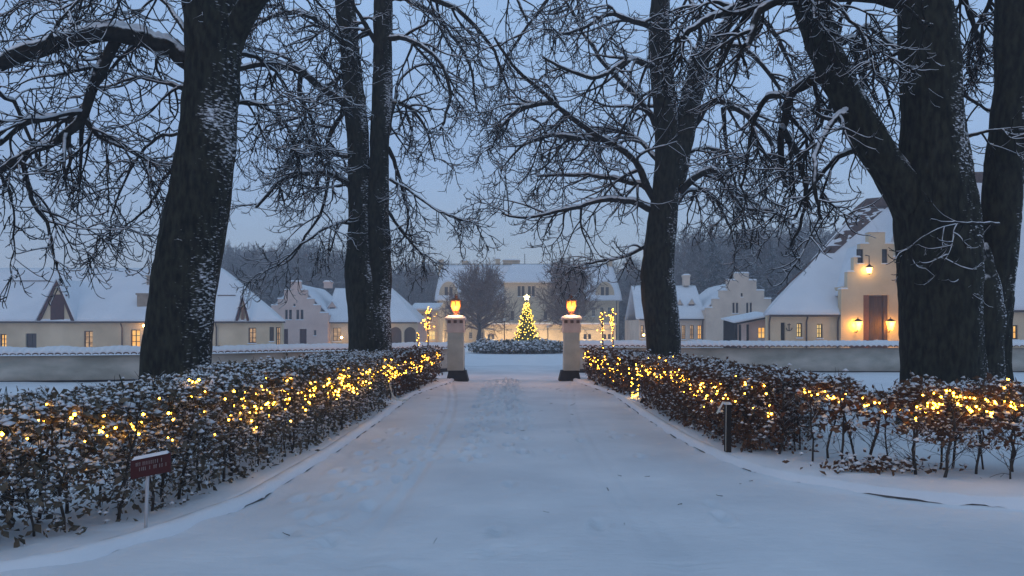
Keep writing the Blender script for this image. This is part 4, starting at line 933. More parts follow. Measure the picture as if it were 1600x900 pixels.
# ---------------------------------------------------------------- round bed of snowed-up roses in the courtyard
def shrub_mesh(seed, r, h, nl, nc, leaf='rose_leaf', nst=26):
    q = np.random.RandomState(seed); a = q.uniform(0, 6.28, nl); rr = r * np.sqrt(q.uniform(0, 1, nl)); z = h * q.uniform(.15, 1, nl) * (1 - .35 * (rr / r) ** 2)
    C = np.stack([rr * np.cos(a), rr * np.sin(a), z], -1); V, Fq, _ = leaves(q, C, .09, .6); lm = np_mesh('foliage', V, Fq); lm.materials.append(MATS[leaf])
    a = q.uniform(0, 6.28, nc); rr = r * np.sqrt(q.uniform(0, 1, nc)); z = h * q.uniform(.3, 1.05, nc) * (1 - .35 * (rr / r) ** 2)
    V, Fq = clumps(q, np.stack([rr * np.cos(a), rr * np.sin(a), z], -1), .085); sm = np_mesh('snow', V, Fq); sm.materials.append(MATS['snow_clump'])
    S = np.stack([q.normal(0, .08, nst), q.normal(0, .08, nst), np.zeros(nst)], -1); D = q.normal(size=(nst, 3)) * .45; D[:, 2] = 1
    Pt, Rd = grow(q, S, D, np.full(nst, h * 1.05), np.full(nst, .014), 4, .12, .05, lambda t: 0); V, Fq = tubes(Pt, Rd, 4); tm = np_mesh('stem', V, Fq); tm.materials.append(MATS['hedge_stem'])
    return lm, sm, tm
rose_v = [shrub_mesh(20 + i, .95, .95, 420, 260) for i in range(3)]
def place_parts(t, parts):
    for nm, me, k in parts:
        o = bpy.data.objects.new(nm, me); col.objects.link(o); o.parent = t
        if k: o['kind'] = 'stuff'
ring = [(a, 2.75, .95) for a in np.linspace(0, 2 * math.pi, 15)[:-1]] + [(a, 1.3, 1.0) for a in np.linspace(.4, 2 * math.pi + .4, 7)[:-1]]
for i, (a, r_, h_) in enumerate(ring):
    x, y = .5 + 1.0 * r_ * math.cos(a), 53.5 + .8 * r_ * math.sin(a)
    t = thing('rose_bush', (x, y, 0), 'snow laden rose bush in the round bed before the Christmas tree', 'bush', 'rose bushes in the round courtyard bed', rnd.uniform(0, 6))
    lm, sm, tm = rose_v[i % 3]; t.scale = (1, 1, rnd.uniform(.85, 1.1)); place_parts(t, (('foliage', lm, 1), ('snow', sm, 1), ('stem', tm, 1)))

# ---------------------------------------------------------------- Christmas tree
def xmas():
    Y = 58; cx, zt = P(823, 467, Y); t = thing('christmas_tree', (cx, Y, 0), 'tall Christmas tree covered in yellow lights with a bright star', 'Christmas tree')
    MB().tube([(cx, Y, 0), (cx, Y, zt - .1)], [.09, .02], 8).build('trunk', 'hedge_stem', t)
    q = np.random.RandomState(4); n = 900; zz = .25 + (zt - .5) * (1 - np.sqrt(q.uniform(0, 1, n))) ; rr = 1.42 * (1 - zz / zt) + .06
    a = q.uniform(0, 6.28, n); S = np.stack([np.full(n, cx), np.full(n, Y), zz + .1], -1); D = np.stack([np.cos(a), np.sin(a), np.full(n, -.10)], -1)
    tier = .75 + .25 * np.sin(zz * 14)
    Pt, Rd = grow(q, S, D, rr * tier, np.full(n, .028), 4, .03, .02, lambda t_: -.05 + .12 * t_); V, Fq = tubes(Pt, Rd, 3)
    link('bough', np_mesh('bough', V, Fq), 'needle', t)['kind'] = 'stuff'
    S2, D2, tt, r2 = spawn(q, Pt, Rd, 10, .2, 1, .9); Pt2, Rd2 = grow(q, S2, D2, np.full(len(S2), .14), np.full(len(S2), .016), 1, .03, .0, lambda t_: 0); V, Fq = tubes(Pt2, Rd2, 3)
    link('needles', np_mesh('needles', V, Fq), 'needle', t)['kind'] = 'stuff'
    me = MB().ball((0, 0, 0), .032, 6, 4).mesh('bulb'); me.materials.append(MATS['tree_bulb'])
    N = 290
    for i in range(N):                                     # strings wound round the tree
        u = i / N; z = .30 + (zt - .55) * u ** .85; r_ = (1.42 * (1 - z / zt) + .06) * (.86 + .12 * math.sin(z * 14)); an = i * .46 + .3 * math.sin(i * .7)
        o = bpy.data.objects.new('bulb', me); col.objects.link(o); o.parent = t; o.location = (r_ * math.cos(an), r_ * math.sin(an), z + .08 * math.sin(i * 1.3) - .06)
    m = MB(); pts = []
    for k in range(10):
        an = math.pi / 2 + k * math.pi / 5; r_ = .26 if k % 2 == 0 else .11; pts.append((cx + r_ * math.cos(an), zt + .12 + r_ * math.sin(an)))
    m.prism(pts, Y - .03, Y + .03); m.build('star', 'star_glow', t)
    for zz_, e in ((.9, 200), (2.0, 140), (3.3, 90)):
        for dx, dy in ((0, -1.6), (-1.4, .5), (1.4, .5)):
            s_ = (1 - zz_ / zt); point(t, (cx + dx * s_, Y + dy * s_, zz_), e / 3, (1, .68, .16), .3)
xmas()

# ---------------------------------------------------------------- big bare chestnuts
def trunk_mesh(pts, n=70, k=40, amp=.06, seed=0, flare=0):
    """pts: (x, y, z, r). bark relief is modelled"""
    c = catmull([p[:3] for p in pts], n); r = np.interp(np.linspace(0, 1, n), np.linspace(0, 1, len(pts)), [p[3] for p in pts])
    V = []
    for i in range(n):
        z = c[i, 2]; fl = 1 + flare * math.exp(-max(z, 0) / .35)
        for j in range(k):
            a = 2 * math.pi * j / k; ca, sa = math.cos(a), math.sin(a)
            v = Vector((ca * r[i] * 2.2 + seed, sa * r[i] * 2.2, z * .55)); d = mn.noise(v) * amp * 1.6
            v2 = Vector((ca * r[i] * 11 + seed, sa * r[i] * 11, z * 2.6)); d += mn.noise(v2) * amp * .55 + abs(mn.noise(v2 * 2.1)) * amp * .35
            d += (fl - 1) * r[i] * (.6 + .5 * math.sin(a * 5 + seed))
            V.append((c[i, 0] + ca * (r[i] + d), c[i, 1] + sa * (r[i] + d), z))
    Fc = [[i * k + j, i * k + (j + 1) % k, (i + 1) * k + (j + 1) % k, (i + 1) * k + j] for i in range(n - 1) for j in range(k)]
    return np_mesh('trunk', V, Fc)
def pxpath(path, Y):
    o = []
    for p in path:
        y = Y + (p[2] if len(p) > 2 else 0); x, z = P(p[0], p[1], y); o.append((x, y, z))
    return o
TREE_SEED = 100
def chestnut(label, Y, trunks, limbs, dens=1.0, base_z=0.0, n2=9, name='chestnut_tree', l2=(1.3, 3.1), forks=()):
    global TREE_SEED; TREE_SEED += 1; q = np.random.RandomState(TREE_SEED)
    x, _ = P(trunks[0][0][0], 0, Y); t = thing(name, (x, Y, 0), label, 'tree')
    for ti, tr in enumerate(trunks):
        pts = []
        for (px, py, wpx, *dy) in tr:
            y = Y + (dy[0] if dy else 0); X_, Z_ = P(px, py, y); pts.append((X_, y, Z_, wpx / 2 / F * y))
        X_, y_, _, r_ = pts[0]
        if ti == 0 or tr[0][1] > 560: pts = [(X_, y_, -.2, r_ * 1.05)] + pts
        link('trunk' if ti == 0 else 'fork', trunk_mesh(pts, seed=TREE_SEED * 3.3 + ti, amp=.05 if r_ > .3 else .03, flare=.25 if (ti == 0 or tr[0][1] > 560) else 0, k=44 if r_ > .25 else 24), 'bark', t, smooth=True)
    N1 = 18; allP = []; allR = []
    for lb in limbs:
        r0, r1, pth = lb[0], lb[1], lb[2]
        c = catmull(pxpath(pth, Y), N1); L_ = np.linalg.norm(np.diff(c, axis=0), axis=1).sum()
        c[2:] += np.cumsum(q.normal(size=(N1 - 2, 3)) * L_ * .006, axis=0)
        rad = np.linspace(r0, r1, N1)
        allP.append(c); allR.append(rad)
        V, Fq = tubes(c[None], (rad * (1 + q.normal(size=N1) * .05))[None], 10); ob = link('branch', np_mesh('branch', V, Fq), 'branch_bark', t, smooth=True)
        if r0 > .035:       # snow lying along the top of the limb
            cc = catmull(c, 60); rr = np.interp(np.linspace(0, 1, 60), np.linspace(0, 1, N1), rad); T = unit(np.gradient(cc, axis=0)); hz = np.clip(1 - np.abs(T[:, 2]) ** 2 * 1.15, 0, 1)
            sr = rr * (.35 + .55 * hz) * (1 + q.normal(size=60) * .12) * np.where(q.rand(60) < .06, .5, 1); cc = cc + np.array([0, 0, 1]) * (rr * (.25 + .42 * hz) + .004)[:, None]
            V, Fq = tubes(cc[None], sr[None] * .82, 7); link('snow', np_mesh('snow', V, Fq), 'snow_clump', ob, smooth=True)
    A = np.array(allP); Rr = np.array(allR)
    lens = np.linalg.norm(np.diff(A, axis=1), axis=2).sum(1)
    parts4 = []; parts3 = []
    # level 2
    m2 = n2; S, D, tt, rp = spawn(q, A, Rr, m2, .10, 1, 1.05)
    Ln = np.repeat(np.clip(lens * .42, l2[0], l2[1]), m2) * q.uniform(.6, 1.15, len(S)) * (1.1 - .45 * tt)
    kp = q.rand(len(S)) < np.repeat([lb[3] if len(lb) > 3 else 1.0 for lb in limbs], m2); S, D, Ln, tt, rp = S[kp], D[kp], Ln[kp], tt[kp], rp[kp]
    D[:, 2] = D[:, 2] * .7 - .08
    R0 = np.minimum(rp * .62, .045) ; R0 = np.maximum(R0, .016)
    P2, R2 = grow(q, S, D, Ln, R0, 12, .07, .20, lambda u: -.11 + .17 * u, waves=.9); parts4.append(tubes(P2, R2, 5))
    # level 3
    m3 = max(3, int(7 * dens)); S, D, tt, rp = spawn(q, P2, R2, m3, .12, 1, .9)
    Ln = np.repeat(Ln, m3) * .52 * q.uniform(.5, 1.4, len(S)) * (1.1 - .25 * tt); Ln = np.clip(Ln, .5, 1.9)
    R0 = np.clip(rp * .75, .0125, .021); D[:, 2] -= .10
    P3, R3 = grow(q, S, D, Ln, R0, 9, .06, .26, lambda u: -.13 + .36 * u, .45, waves=.5); parts4.append(tubes(P3, R3, 4))
    # level 4: short upturned twigs
    m4 = max(3, int(4 * dens)); S, D, tt, rp = spawn(q, P3, R3, m4, .15, 1, .85)
    Ln = np.repeat(Ln, m4) * .30 * q.uniform(.5, 1.3, len(S)); Ln = np.clip(Ln, .12, .38)
    P4, R4 = grow(q, S, D, Ln, np.full(len(S), .0092), 3, .05, .34, lambda u: .0 + .42 * u, .3); parts3.append(tubes(P4, R4, 3))
    sp_ = []
    for PP, RR, kk in ((P2, R2, 5), (P3, R3, 3)):             # snow lying along the boughs
        T = unit(np.gradient(PP, axis=1)); hz = np.clip(1.1 - T[..., 2] ** 2 * 1.5, 0, 1); hz = hz * (.55 + .45 * q.rand(*hz.shape))
        C_ = PP.copy(); C_[..., 2] += RR * 1.0 * hz + .001; sp_.append(tubes(C_, RR * (.15 + .85 * hz), kk))
    V, Fq = merge(sp_); o = link('snow', np_mesh('snow', V, Fq), 'snow_clump', t, smooth=True); o['kind'] = 'stuff'
    V, Fq = merge(parts4); o = link('bough', np_mesh('bough', V, Fq), 'twig_bark', t, smooth=True); o['kind'] = 'stuff'
    V, Fq = merge(parts3); o = link('twig', np_mesh('twig', V, Fq), 'twig_bark', t, smooth=True); o['kind'] = 'stuff'
    print('tree', label[:30], 'quads', len(Fq))
    return t

chestnut('thick dark leaning chestnut nearest on the left behind the lit hedge', 12.5,
    [[(272, 640, 108), (277, 560, 104), (284, 500, 98), (293, 420, 95), (305, 340, 88), (318, 260, 84), (326, 190, 84), (332, 120, 84), (332, 60, 88), (328, 0, 86), (322, -80, 84, .2), (314, -170, 74, .4)],
     [(350, 95, 40), (372, 42, 38, -.1), (410, -20, 38, -.4), (470, -100, 34, -.9)]],
    [(.17, .11, [(296, 95), (255, 75, -.1), (200, 48, -.3), (120, 50, -.6), (50, 65, -.9), (-25, 92, -1.1), (-110, 130, -1.3)]),
     (.10, .05, [(185, 50, -.3), (165, 105, -.3), (148, 150, -.4), (133, 188, -.5), (90, 225, -.6), (40, 250, -.8), (-20, 290, -1)]),
     (.07, .02, [(135, 185, -.4), (95, 192, -.2), (50, 200, 0), (0, 235, .3), (-40, 260, .5)]),
     (.05, .012, [(133, 188, -.5), (160, 215, -.4), (195, 232, -.3), (240, 250, .2)]),
     (.045, .012, [(36, 255, -.8), (50, 310, -.8), (75, 350, -.7), (84, 390, -.6), (90, 415, -.5)], .45),
     (.05, .012, [(120, 50, -.6), (100, 20, -.2), (60, -20, .4), (10, -60, 1)]),
     (.045, .012, [(300, 140, 0), (265, 130, .5), (220, 118, 1.0), (170, 130, 1.5), (120, 150, 2)]),
     (.05, .012, [(300, 60, 0), (262, 20, .6), (210, -10, 1.2), (150, -5, 1.6), (90, 30, 2), (40, 90, 2.4)]),
     (.05, .012, [(320, -40, 0), (250, -55, -.6), (190, -40, -1.2), (130, 0, -1.6), (90, 50, -1.9)]),
     (.055, .012, [(345, -60, 0), (410, -55, 1), (470, -20, 1.6), (520, 40, 2), (545, 90, 2.2)]),
     (.045, .012, [(360, 80, 0), (400, 95, .8), (440, 130, 1.4), (470, 190, 1.9), (490, 250, 2.2)]),
     (.04, .012, [(352, 160, 0), (400, 165, .7), (440, 190, 1.3), (460, 250, 1.6)]),
     (.035, .012, [(298, 210, 0), (255, 210, .7), (215, 240, 1.2), (180, 300, 1.5), (165, 360, 1.7)]),
     (.035, .012, [(295, 250, .1), (260, 270, .9), (235, 320, 1.4), (205, 350, 1.7), (180, 380, 1.9)], .6),
     (.05, .012, [(-60, 120, -1), (-50, 180, -.6), (-20, 250, -.3), (10, 310, 0), (20, 370, .2)], .6),
     (.05, .012, [(-40, 60, -1), (-10, 140, .2), (20, 170, .8), (60, 260, 1.2), (110, 290, 1.5), (140, 330, 1.6)], .6),
     ], dens=1.0, n2=11)
chestnut('twin stemmed dark chestnut on the left between hedge and garden wall', 20.0,
    [[(578, 640, 68), (577, 560, 66), (576, 500, 64), (566, 440, 52), (562, 390, 38), (562, 330, 36), (560, 250, 34), (554, 160, 32), (547, 80, 30), (538, 0, 28), (528, -100, 26)],
     [(586, 500, 46), (592, 440, 38), (592, 380, 35), (591, 300, 33), (594, 210, 31), (597, 110, 29), (599, 20, 27), (602, -100, 25)]],
    [(.13, .05, [(560, 190), (538, 165, -.3), (505, 138, -.8), (468, 112, -1.3), (420, 100, -1.8), (370, 108, -2.2), (330, 130, -2.5)]),
     (.11, .04, [(560, 300), (538, 282), (505, 270, -.4), (465, 270, -.8), (425, 285, -1), (395, 318, -1.2)]),
     (.08, .03, [(558, 250), (530, 242, .4), (500, 238, .8), (468, 246, 1.2), (445, 265, 1.5)]),
     (.07, .02, [(540, 170, 0), (525, 200, .5), (516, 250, .8), (508, 300, 1), (485, 345, 1.2), (460, 380, 1.3), (430, 400, 1.4)]),
     (.07, .02, [(470, 115, -1), (468, 150, -.9), (485, 180, -.8), (490, 210, -.6), (470, 240, -.6), (440, 270, -.5)]),
     (.10, .03, [(548, 80), (520, 50, -.4), (480, 25, -.9), (440, 30, -1.3), (400, 55, -1.7), (370, 90, -1.9)]),
     (.10, .03, [(600, 80), (585, 60, 0), (560, 20, -.4), (535, -30, -.8)]),
     (.06, .02, [(604, 215), (612, 195, .2), (618, 165, .3), (628, 130, .5), (660, 100, 1), (700, 100, 1.5), (740, 130, 2)]),
     (.06, .02, [(606, 230), (622, 265, .2), (628, 300, .3), (636, 330, .3), (632, 365, .2), (615, 385, .2)]),
     (.05, .015, [(610, 280), (640, 300, -.3), (670, 325, -.6), (700, 340, -.9), (735, 348, -1.2)]),
     (.05, .015, [(606, 330), (630, 360, .3), (650, 385, .6), (668, 405, .8)]),
     (.10, .03, [(600, 0), (640, -10, .5), (690, 10, 1), (740, 50, 1.5), (770, 100, 1.8), (790, 170, 2)]),
     (.10, .03, [(598, -60), (650, -90, -.5), (720, -80, -1), (780, -30, -1.5), (810, 40, -1.8)]),
     (.08, .03, [(598, 60), (640, 60, -.5), (680, 85, -1), (700, 140, -1.3), (690, 200, -1.5)]),
     (.08, .03, [(598, -10), (650, 10, 1), (690, 40, 2), (730, 90, 2.6), (745, 160, 3)]),
     (.07, .02, [(600, 160), (640, 165, .6), (665, 200, 1), (680, 250, 1.2)]),
     (.08, .03, [(530, -80), (470, -90, .5), (410, -50, 1), (370, 10, 1.5), (350, 80, 1.8)]),
     (.05, .015, [(556, 350), (520, 350, -.4), (480, 370, -.8), (440, 400, -1), (400, 420, -1.2)]),
     (.07, .02, [(556, 120), (520, 130, .8), (470, 180, 1.6), (420, 200, 2.2), (390, 240, 2.6)])
     ], dens=1.0, n2=10)
chestnut('wide spreading chestnut right of the gate pillars before the garden wall', 21.0,
    [[(1038, 640, 54), (1037, 560, 52), (1032, 480, 52), (1028, 420, 50), (1032, 360, 46), (1040, 300, 42), (1047, 250, 44), (1042, 200, 36), (1034, 130, 34), (1030, 60, 31), (1032, -10, 28), (1030, -100, 24)],
     [(1052, 290, 34), (1066, 225, 33), (1078, 170, 31), (1092, 110, 29), (1120, 60, 27), (1160, 10, 25), (1200, -50, 22)]],
    [(.12, .03, [(1030, 330), (1012, 290, -.1), (992, 252, -.2), (955, 222, -.5), (910, 195, -.9), (870, 160, -1.2), (835, 120, -1.4), (805, 85, -1.6), (785, 60, -1.7)]),
     (.10, .03, [(1024, 305), (1000, 285, 0), (960, 270, .3), (915, 262, .6), (870, 262, .9), (835, 270, 1.1)]),
     (.10, .025, [(1024, 330), (990, 318, -.2), (955, 315, -.5), (915, 325, -.8), (870, 340, -1.1), (825, 350, -1.3), (780, 345, -1.5)]),
     (.11, .03, [(1032, 210), (1012, 175, .2), (985, 140, .5), (950, 105, .9), (925, 70, 1.1), (900, 30, 1.3), (870, -10, 1.5)]),
     (.11, .04, [(1062, 300), (1085, 278, -.3), (1115, 265, -.6), (1135, 290, -.8), (1160, 325, -1), (1200, 322, -1.3), (1240, 345, -1.6)]),
     (.10, .04, [(1085, 195), (1110, 168, -.2), (1140, 165, -.5), (1175, 190, -.8), (1205, 225, -1.1), (1215, 268, -1.3), (1255, 272, -1.6)]),
     (.07, .02, [(1130, 168), (1133, 200, .3), (1140, 240, .4), (1152, 285, .5), (1155, 310, .6)]),
     (.10, .03, [(1150, 20), (1185, 25, .3), (1215, 50, .6), (1235, 90, .9), (1245, 130, 1.1)]),
     (.09, .03, [(1110, 70), (1150, 75, -.5), (1185, 105, -.9), (1215, 150, -1.2), (1240, 180, -1.5)]),
     (.06, .02, [(1015, 380), (990, 395, .2), (955, 405, .4), (920, 410, .6), (890, 425, .8)]),
     (.09, .03, [(1028, 50), (995, 30, -.5), (950, 20, -1), (900, 45, -1.5), (860, 60, -2)]),
     (.09, .03, [(1028, -20), (980, -50, .5), (920, -50, 1.1), (860, -20, 1.7), (810, 40, 2.2), (780, 100, 2.5)]),
     (.09, .03, [(1030, 110), (990, 95, -1), (940, 120, -1.8), (890, 110, -2.4), (840, 90, -3)]),
     (.09, .03, [(1060, -60), (1080, 0, -.8), (1090, 50, -1.4), (1070, 110, -1.8)]),
     (.07, .02, [(1062, 240), (1090, 235, .8), (1120, 230, 1.4), (1150, 250, 1.9), (1180, 290, 2.2)]),
     (.07, .02, [(1055, 320), (1080, 300, .4), (1110, 310, .9), (1130, 350, 1.2), (1145, 395, 1.4)]),
     (.08, .02, [(1028, 250), (990, 215, .9), (940, 200, 1.6), (900, 230, 2.1), (860, 290, 2.4)]),
     (.08, .02, [(950, 218), (900, 220, -.9), (850, 215, -1.1), (805, 235, -1.2), (780, 270, -1.2)]),
     (.08, .02, [(870, 160), (820, 165, -.9), (790, 190, -1), (770, 230, -1)])
     ], dens=1.0, n2=12)
chestnut('huge forked chestnut at the right behind the leafy hedge', 12.0,
    [[(1474, 650, 122), (1473, 580, 116), (1471, 500, 114), (1468, 420, 118), (1464, 340, 116), (1460, 270, 106), (1457, 200, 94), (1452, 120, 86), (1447, 40, 78), (1440, -60, 70), (1435, -150, 62)],
     [(1445, 350, 70), (1412, 290, 62), (1370, 235, 56), (1338, 175, 54), (1308, 115, 50), (1285, 60, 46), (1262, -10, 42), (1245, -90, 36)],
     [(1552, 650, 62, .3), (1550, 560, 50, .3), (1549, 480, 58, .2), (1556, 400, 56, .1), (1566, 320, 54, 0), (1574, 230, 52, 0), (1580, 140, 52, 0), (1586, 50, 54, 0), (1592, -60, 52, 0)],
     [(1512, 640, 84, .15), (1515, 560, 84, .1), (1520, 490, 84, .05), (1526, 440, 66, 0), (1532, 405, 40, 0), (1536, 380, 16, 0)]],
    [(.11, .04, [(1296, 120), (1262, 125, .3), (1235, 145, .6), (1222, 190, .8), (1215, 240, 1), (1225, 290, 1.2)], .6),
     (.10, .04, [(1266, 5), (1225, 0, -.3), (1185, 5, -.6), (1145, 8, -.9), (1100, 30, -1.2), (1060, 60, -1.4)]),
     (.12, .05, [(1410, 4), (1350, -4, -.3), (1290, 0, -.7), (1240, -4, -1.1), (1190, 12, -1.4), (1165, 60, -1.6)]),
     (.06, .02, [(1330, 170), (1300, 190, -.6), (1280, 240, -1), (1275, 300, -1.2), (1290, 350, -1.3)], .6),
     (.06, .02, [(1350, 210), (1330, 240, .8), (1300, 260, 1.3), (1270, 300, 1.6), (1240, 350, 1.8)], .45),
     (.06, .02, [(1290, 70), (1320, 60, 1), (1350, 90, 1.6), (1370, 140, 2), (1385, 190, 2.2)]),
     (.06, .02, [(1420, 90), (1395, 70, .8), (1350, 40, 1.4), (1330, 70, 1.8), (1340, 130, 2)]),
     (.06, .02, [(1230, 150), (1200, 150, .4), (1180, 190, .6), (1170, 240, .8), (1160, 290, 1)], .6),
     (.06, .02, [(1222, 200), (1245, 240, .9), (1260, 290, 1.2), (1250, 340, 1.4), (1230, 380, 1.5)], .45),
     (.05, .015, [(1310, 130), (1290, 170, 1.2), (1270, 200, 1.8), (1230, 240, 2.2), (1190, 260, 2.6)], .5),
     (.035, .012, [(1500, 215, 0), (1530, 208, -.2), (1560, 204, -.4), (1600, 200, -.6)], .3),
     (.03, .012, [(1560, 350, -.3), (1530, 350, -.6), (1490, 352, -.9), (1450, 346, -1.1)], .15),
     (.03, .012, [(1500, 140), (1530, 165, .1), (1560, 180, .3), (1590, 190, .5)], .4),
     (.035, .012, [(1455, 40, -.4), (1440, 35, -.8), (1425, 20, -1), (1400, 0, -1.2)], .3),
     (.05, .015, [(1490, -40, .4), (1510, 10, .8), (1530, 60, 1), (1530, 110, 1.1)]),
     (.05, .015, [(1560, -40, .2), (1540, 20, .9), (1520, 50, 1.3), (1515, 100, 1.5)]),
     (.05, .015, [(1250, -50, 0), (1280, -20, -1), (1330, 20, -1.5), (1370, 60, -1.8)]),
     (.06, .02, [(1245, -60, 0), (1190, -40, 1), (1150, 20, 1.6), (1130, 80, 2), (1125, 140, 2.2)])
     ], dens=1.0, n2=9)
# a tree in the same row out of the frame to the right and one above the drive reach in overhead

# ---------------------------------------------------------------- far wood
def bare_variant(seed, H, W, mcol, n1=34, trunk_r=.22, rtw=.026, m3=8, m4=5, conifer=False, base=.18):
    q = np.random.RandomState(seed)
    tr = MB(); pts = [(0, 0, -.2)]; 
    for k in range(1, 9): pts.append((q.normal() * .12, q.normal() * .12, H * .9 * k / 8))
    tm = MB().tube(pts, [trunk_r * (1 - .85 * k / 8) for k in range(9)], 8).mesh('trunk'); tm.materials.append(MATS['twig_bark'])
    z = H * (base + (.85 - base) * q.uniform(0, 1, n1)); a = q.uniform(0, 6.28, n1); S = np.stack([z * 0, z * 0, z], -1)
    u = (z / H - base) / (.85 - base)
    if conifer:
        D = np.stack([np.cos(a), np.sin(a), np.full(n1, -.25)], -1); Ln = W * (1.02 - u)
    else:
        D = np.stack([np.cos(a), np.sin(a), .35 + .9 * u], -1); Ln = W * (1.0 - .35 * u) * q.uniform(.75, 1.1, n1)
    Pt, Rd = grow(q, S, D, Ln, np.full(n1, trunk_r * .35), 6, .10, .04, lambda t_: .05, .8); parts = [tubes(Pt, Rd, 4)]
    S2, D2, tt, rp = spawn(q, Pt, Rd, m3, .15, 1, .7); L2 = np.repeat(Ln, m3) * .45 * q.uniform(.6, 1.2, len(S2))
    P2, R2 = grow(q, S2, D2, L2, np.full(len(S2), rtw * 1.4), 4, .14, .06, lambda t_: -.08 if conifer else .06, .5); parts.append(tubes(P2, R2, 3))
    S3, D3, tt, rp = spawn(q, P2, R2, m4, .15, 1, .7); L3 = np.repeat(L2, m4) * .5 * q.uniform(.6, 1.2, len(S3))
    P3, R3 = grow(q, S3, D3, L3, np.full(len(S3), rtw), 2, .14, .06, lambda t_: -.08 if conifer else .05, .3); parts.append(tubes(P3, R3, 3))
    V, Fq = merge(parts); cm = np_mesh('crown', V, Fq); cm.materials.append(MATS[mcol]); cm.polygons.foreach_set('use_smooth', [True] * len(cm.polygons))
    return tm, cm
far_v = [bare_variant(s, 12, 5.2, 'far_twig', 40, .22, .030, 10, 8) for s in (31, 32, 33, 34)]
con_v = [bare_variant(s, 14, 3.0, 'conifer', 120, .22, .06, 8, 3, conifer=True, base=.08) for s in (41, 42)]
def far_tree(px, pt, Y, var, label, cat='tree', group=None, name='bare_tree', sx=1.0):
    x, zt = P(px, pt, Y); tm, cm = var; H0 = 13.0 if var in far_v else 14.0; s = zt / H0
    t = thing(name, (x, Y, 0), label, cat, group, rnd.uniform(0, 6.28)); t.scale = (s * sx, s * sx, s)
    for nm, me in (('trunk', tm), ('crown', cm)):
        o = bpy.data.objects.new(nm, me); col.objects.link(o); o.parent = t
        if nm == 'crown': o['kind'] = 'stuff'
i = 0
G = 'misty bare trees of the far wood'
for (a, b, n, lo, hi, Y0, Y1) in ((345, 550, 17, 368, 402, 105, 135), (600, 690, 9, 398, 425, 115, 135), (690, 960, 8, 408, 418, 128, 140), (965, 1060, 8, 392, 420, 110, 135), (1060, 1320, 22, 335, 400, 95, 130), (-60, 340, 10, 455, 480, 130, 150), (1320, 1460, 4, 360, 400, 100, 120)):
    for k in range(n):
        px = a + (b - a) * (k + .5) / n + rnd.uniform(-8, 8)
        if a == -60: continue
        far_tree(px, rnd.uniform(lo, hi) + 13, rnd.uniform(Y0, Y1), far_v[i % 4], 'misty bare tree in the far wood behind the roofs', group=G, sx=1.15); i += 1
for px, pt, Y in ((1112, 330, 92), (1165, 322, 96), (1205, 352, 95), (1090, 372, 100), (1140, 348, 102), (985, 420, 120), (1010, 405, 118), (640, 410, 125), (1235, 372, 100)):
    far_tree(px, pt, Y, con_v[i % 2], 'dark snowy conifer standing in the far wood', group='dark conifers in the far wood', name='conifer'); i += 1
# low mass of undergrowth closing the wood at its foot
q = np.random.RandomState(9); n = 2600
S = np.stack([q.uniform(-75, 75, n), q.uniform(112, 145, n), np.zeros(n)], -1); S = S[(S[:, 0] / S[:, 1] > -.42)]; n = len(S)
D = q.normal(size=(n, 3)) * .3; D[:, 2] = 1
Pt, Rd = grow(q, S, D, q.uniform(2.8, 5.5, n), np.full(n, .07), 3, .16, .05, lambda t_: 0, .6); S2, D2, tt, rp = spawn(q, Pt, Rd, 5, .2, 1, .8)
P2, R2 = grow(q, S2, D2, q.uniform(.8, 2.2, len(S2)), np.full(len(S2), .045), 2, .15, .05, lambda t_: .05, .4); V, Fq = merge([tubes(Pt, Rd, 3), tubes(P2, R2, 3)])
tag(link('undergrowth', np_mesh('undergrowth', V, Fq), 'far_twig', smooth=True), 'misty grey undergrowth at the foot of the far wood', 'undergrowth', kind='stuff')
# two clipped round-headed trees in front of the castle
rnd_v = [bare_variant(s, 7.4, 4.3, 'round_twig', 80, .30, .024, 10, 7, base=.22) for s in (51, 52)]
for i_, (px, pt, side) in enumerate(((748, 413, 'left'), (891, 412, 'right'))):
    Y = 84; x, zt = P(px, pt, Y); tm, cm = rnd_v[i_]
    t = thing('round_headed_tree', (x, Y, 0), 'bushy round headed bare tree %s of the castle centre bay' % side, 'tree'); s = zt / 9.0; t.scale = (s * .86, s * .86, s)
    for nm, me in (('trunk', tm), ('crown', cm)):
        o = bpy.data.objects.new(nm, me); col.objects.link(o); o.parent = t
        if nm == 'crown': o['kind'] = 'stuff'
# street lamps in the courtyard
for px, pt in ((788, 497), (856, 508)):
    Y = 70; x, zt = P(px, pt, Y); t = thing('lamp_post', (x, Y, 0), 'thin unlit lamp post %s of the Christmas tree' % ('left' if px < 800 else 'right'), 'lamp post')
    MB().tube([(x, Y, 0), (x, Y, zt - .3)], .045, 6).build('post', 'black_metal', t); MB().ball((x, Y, zt - .15), .15, 8, 5).build('globe', 'frame_white', t, smooth=True)

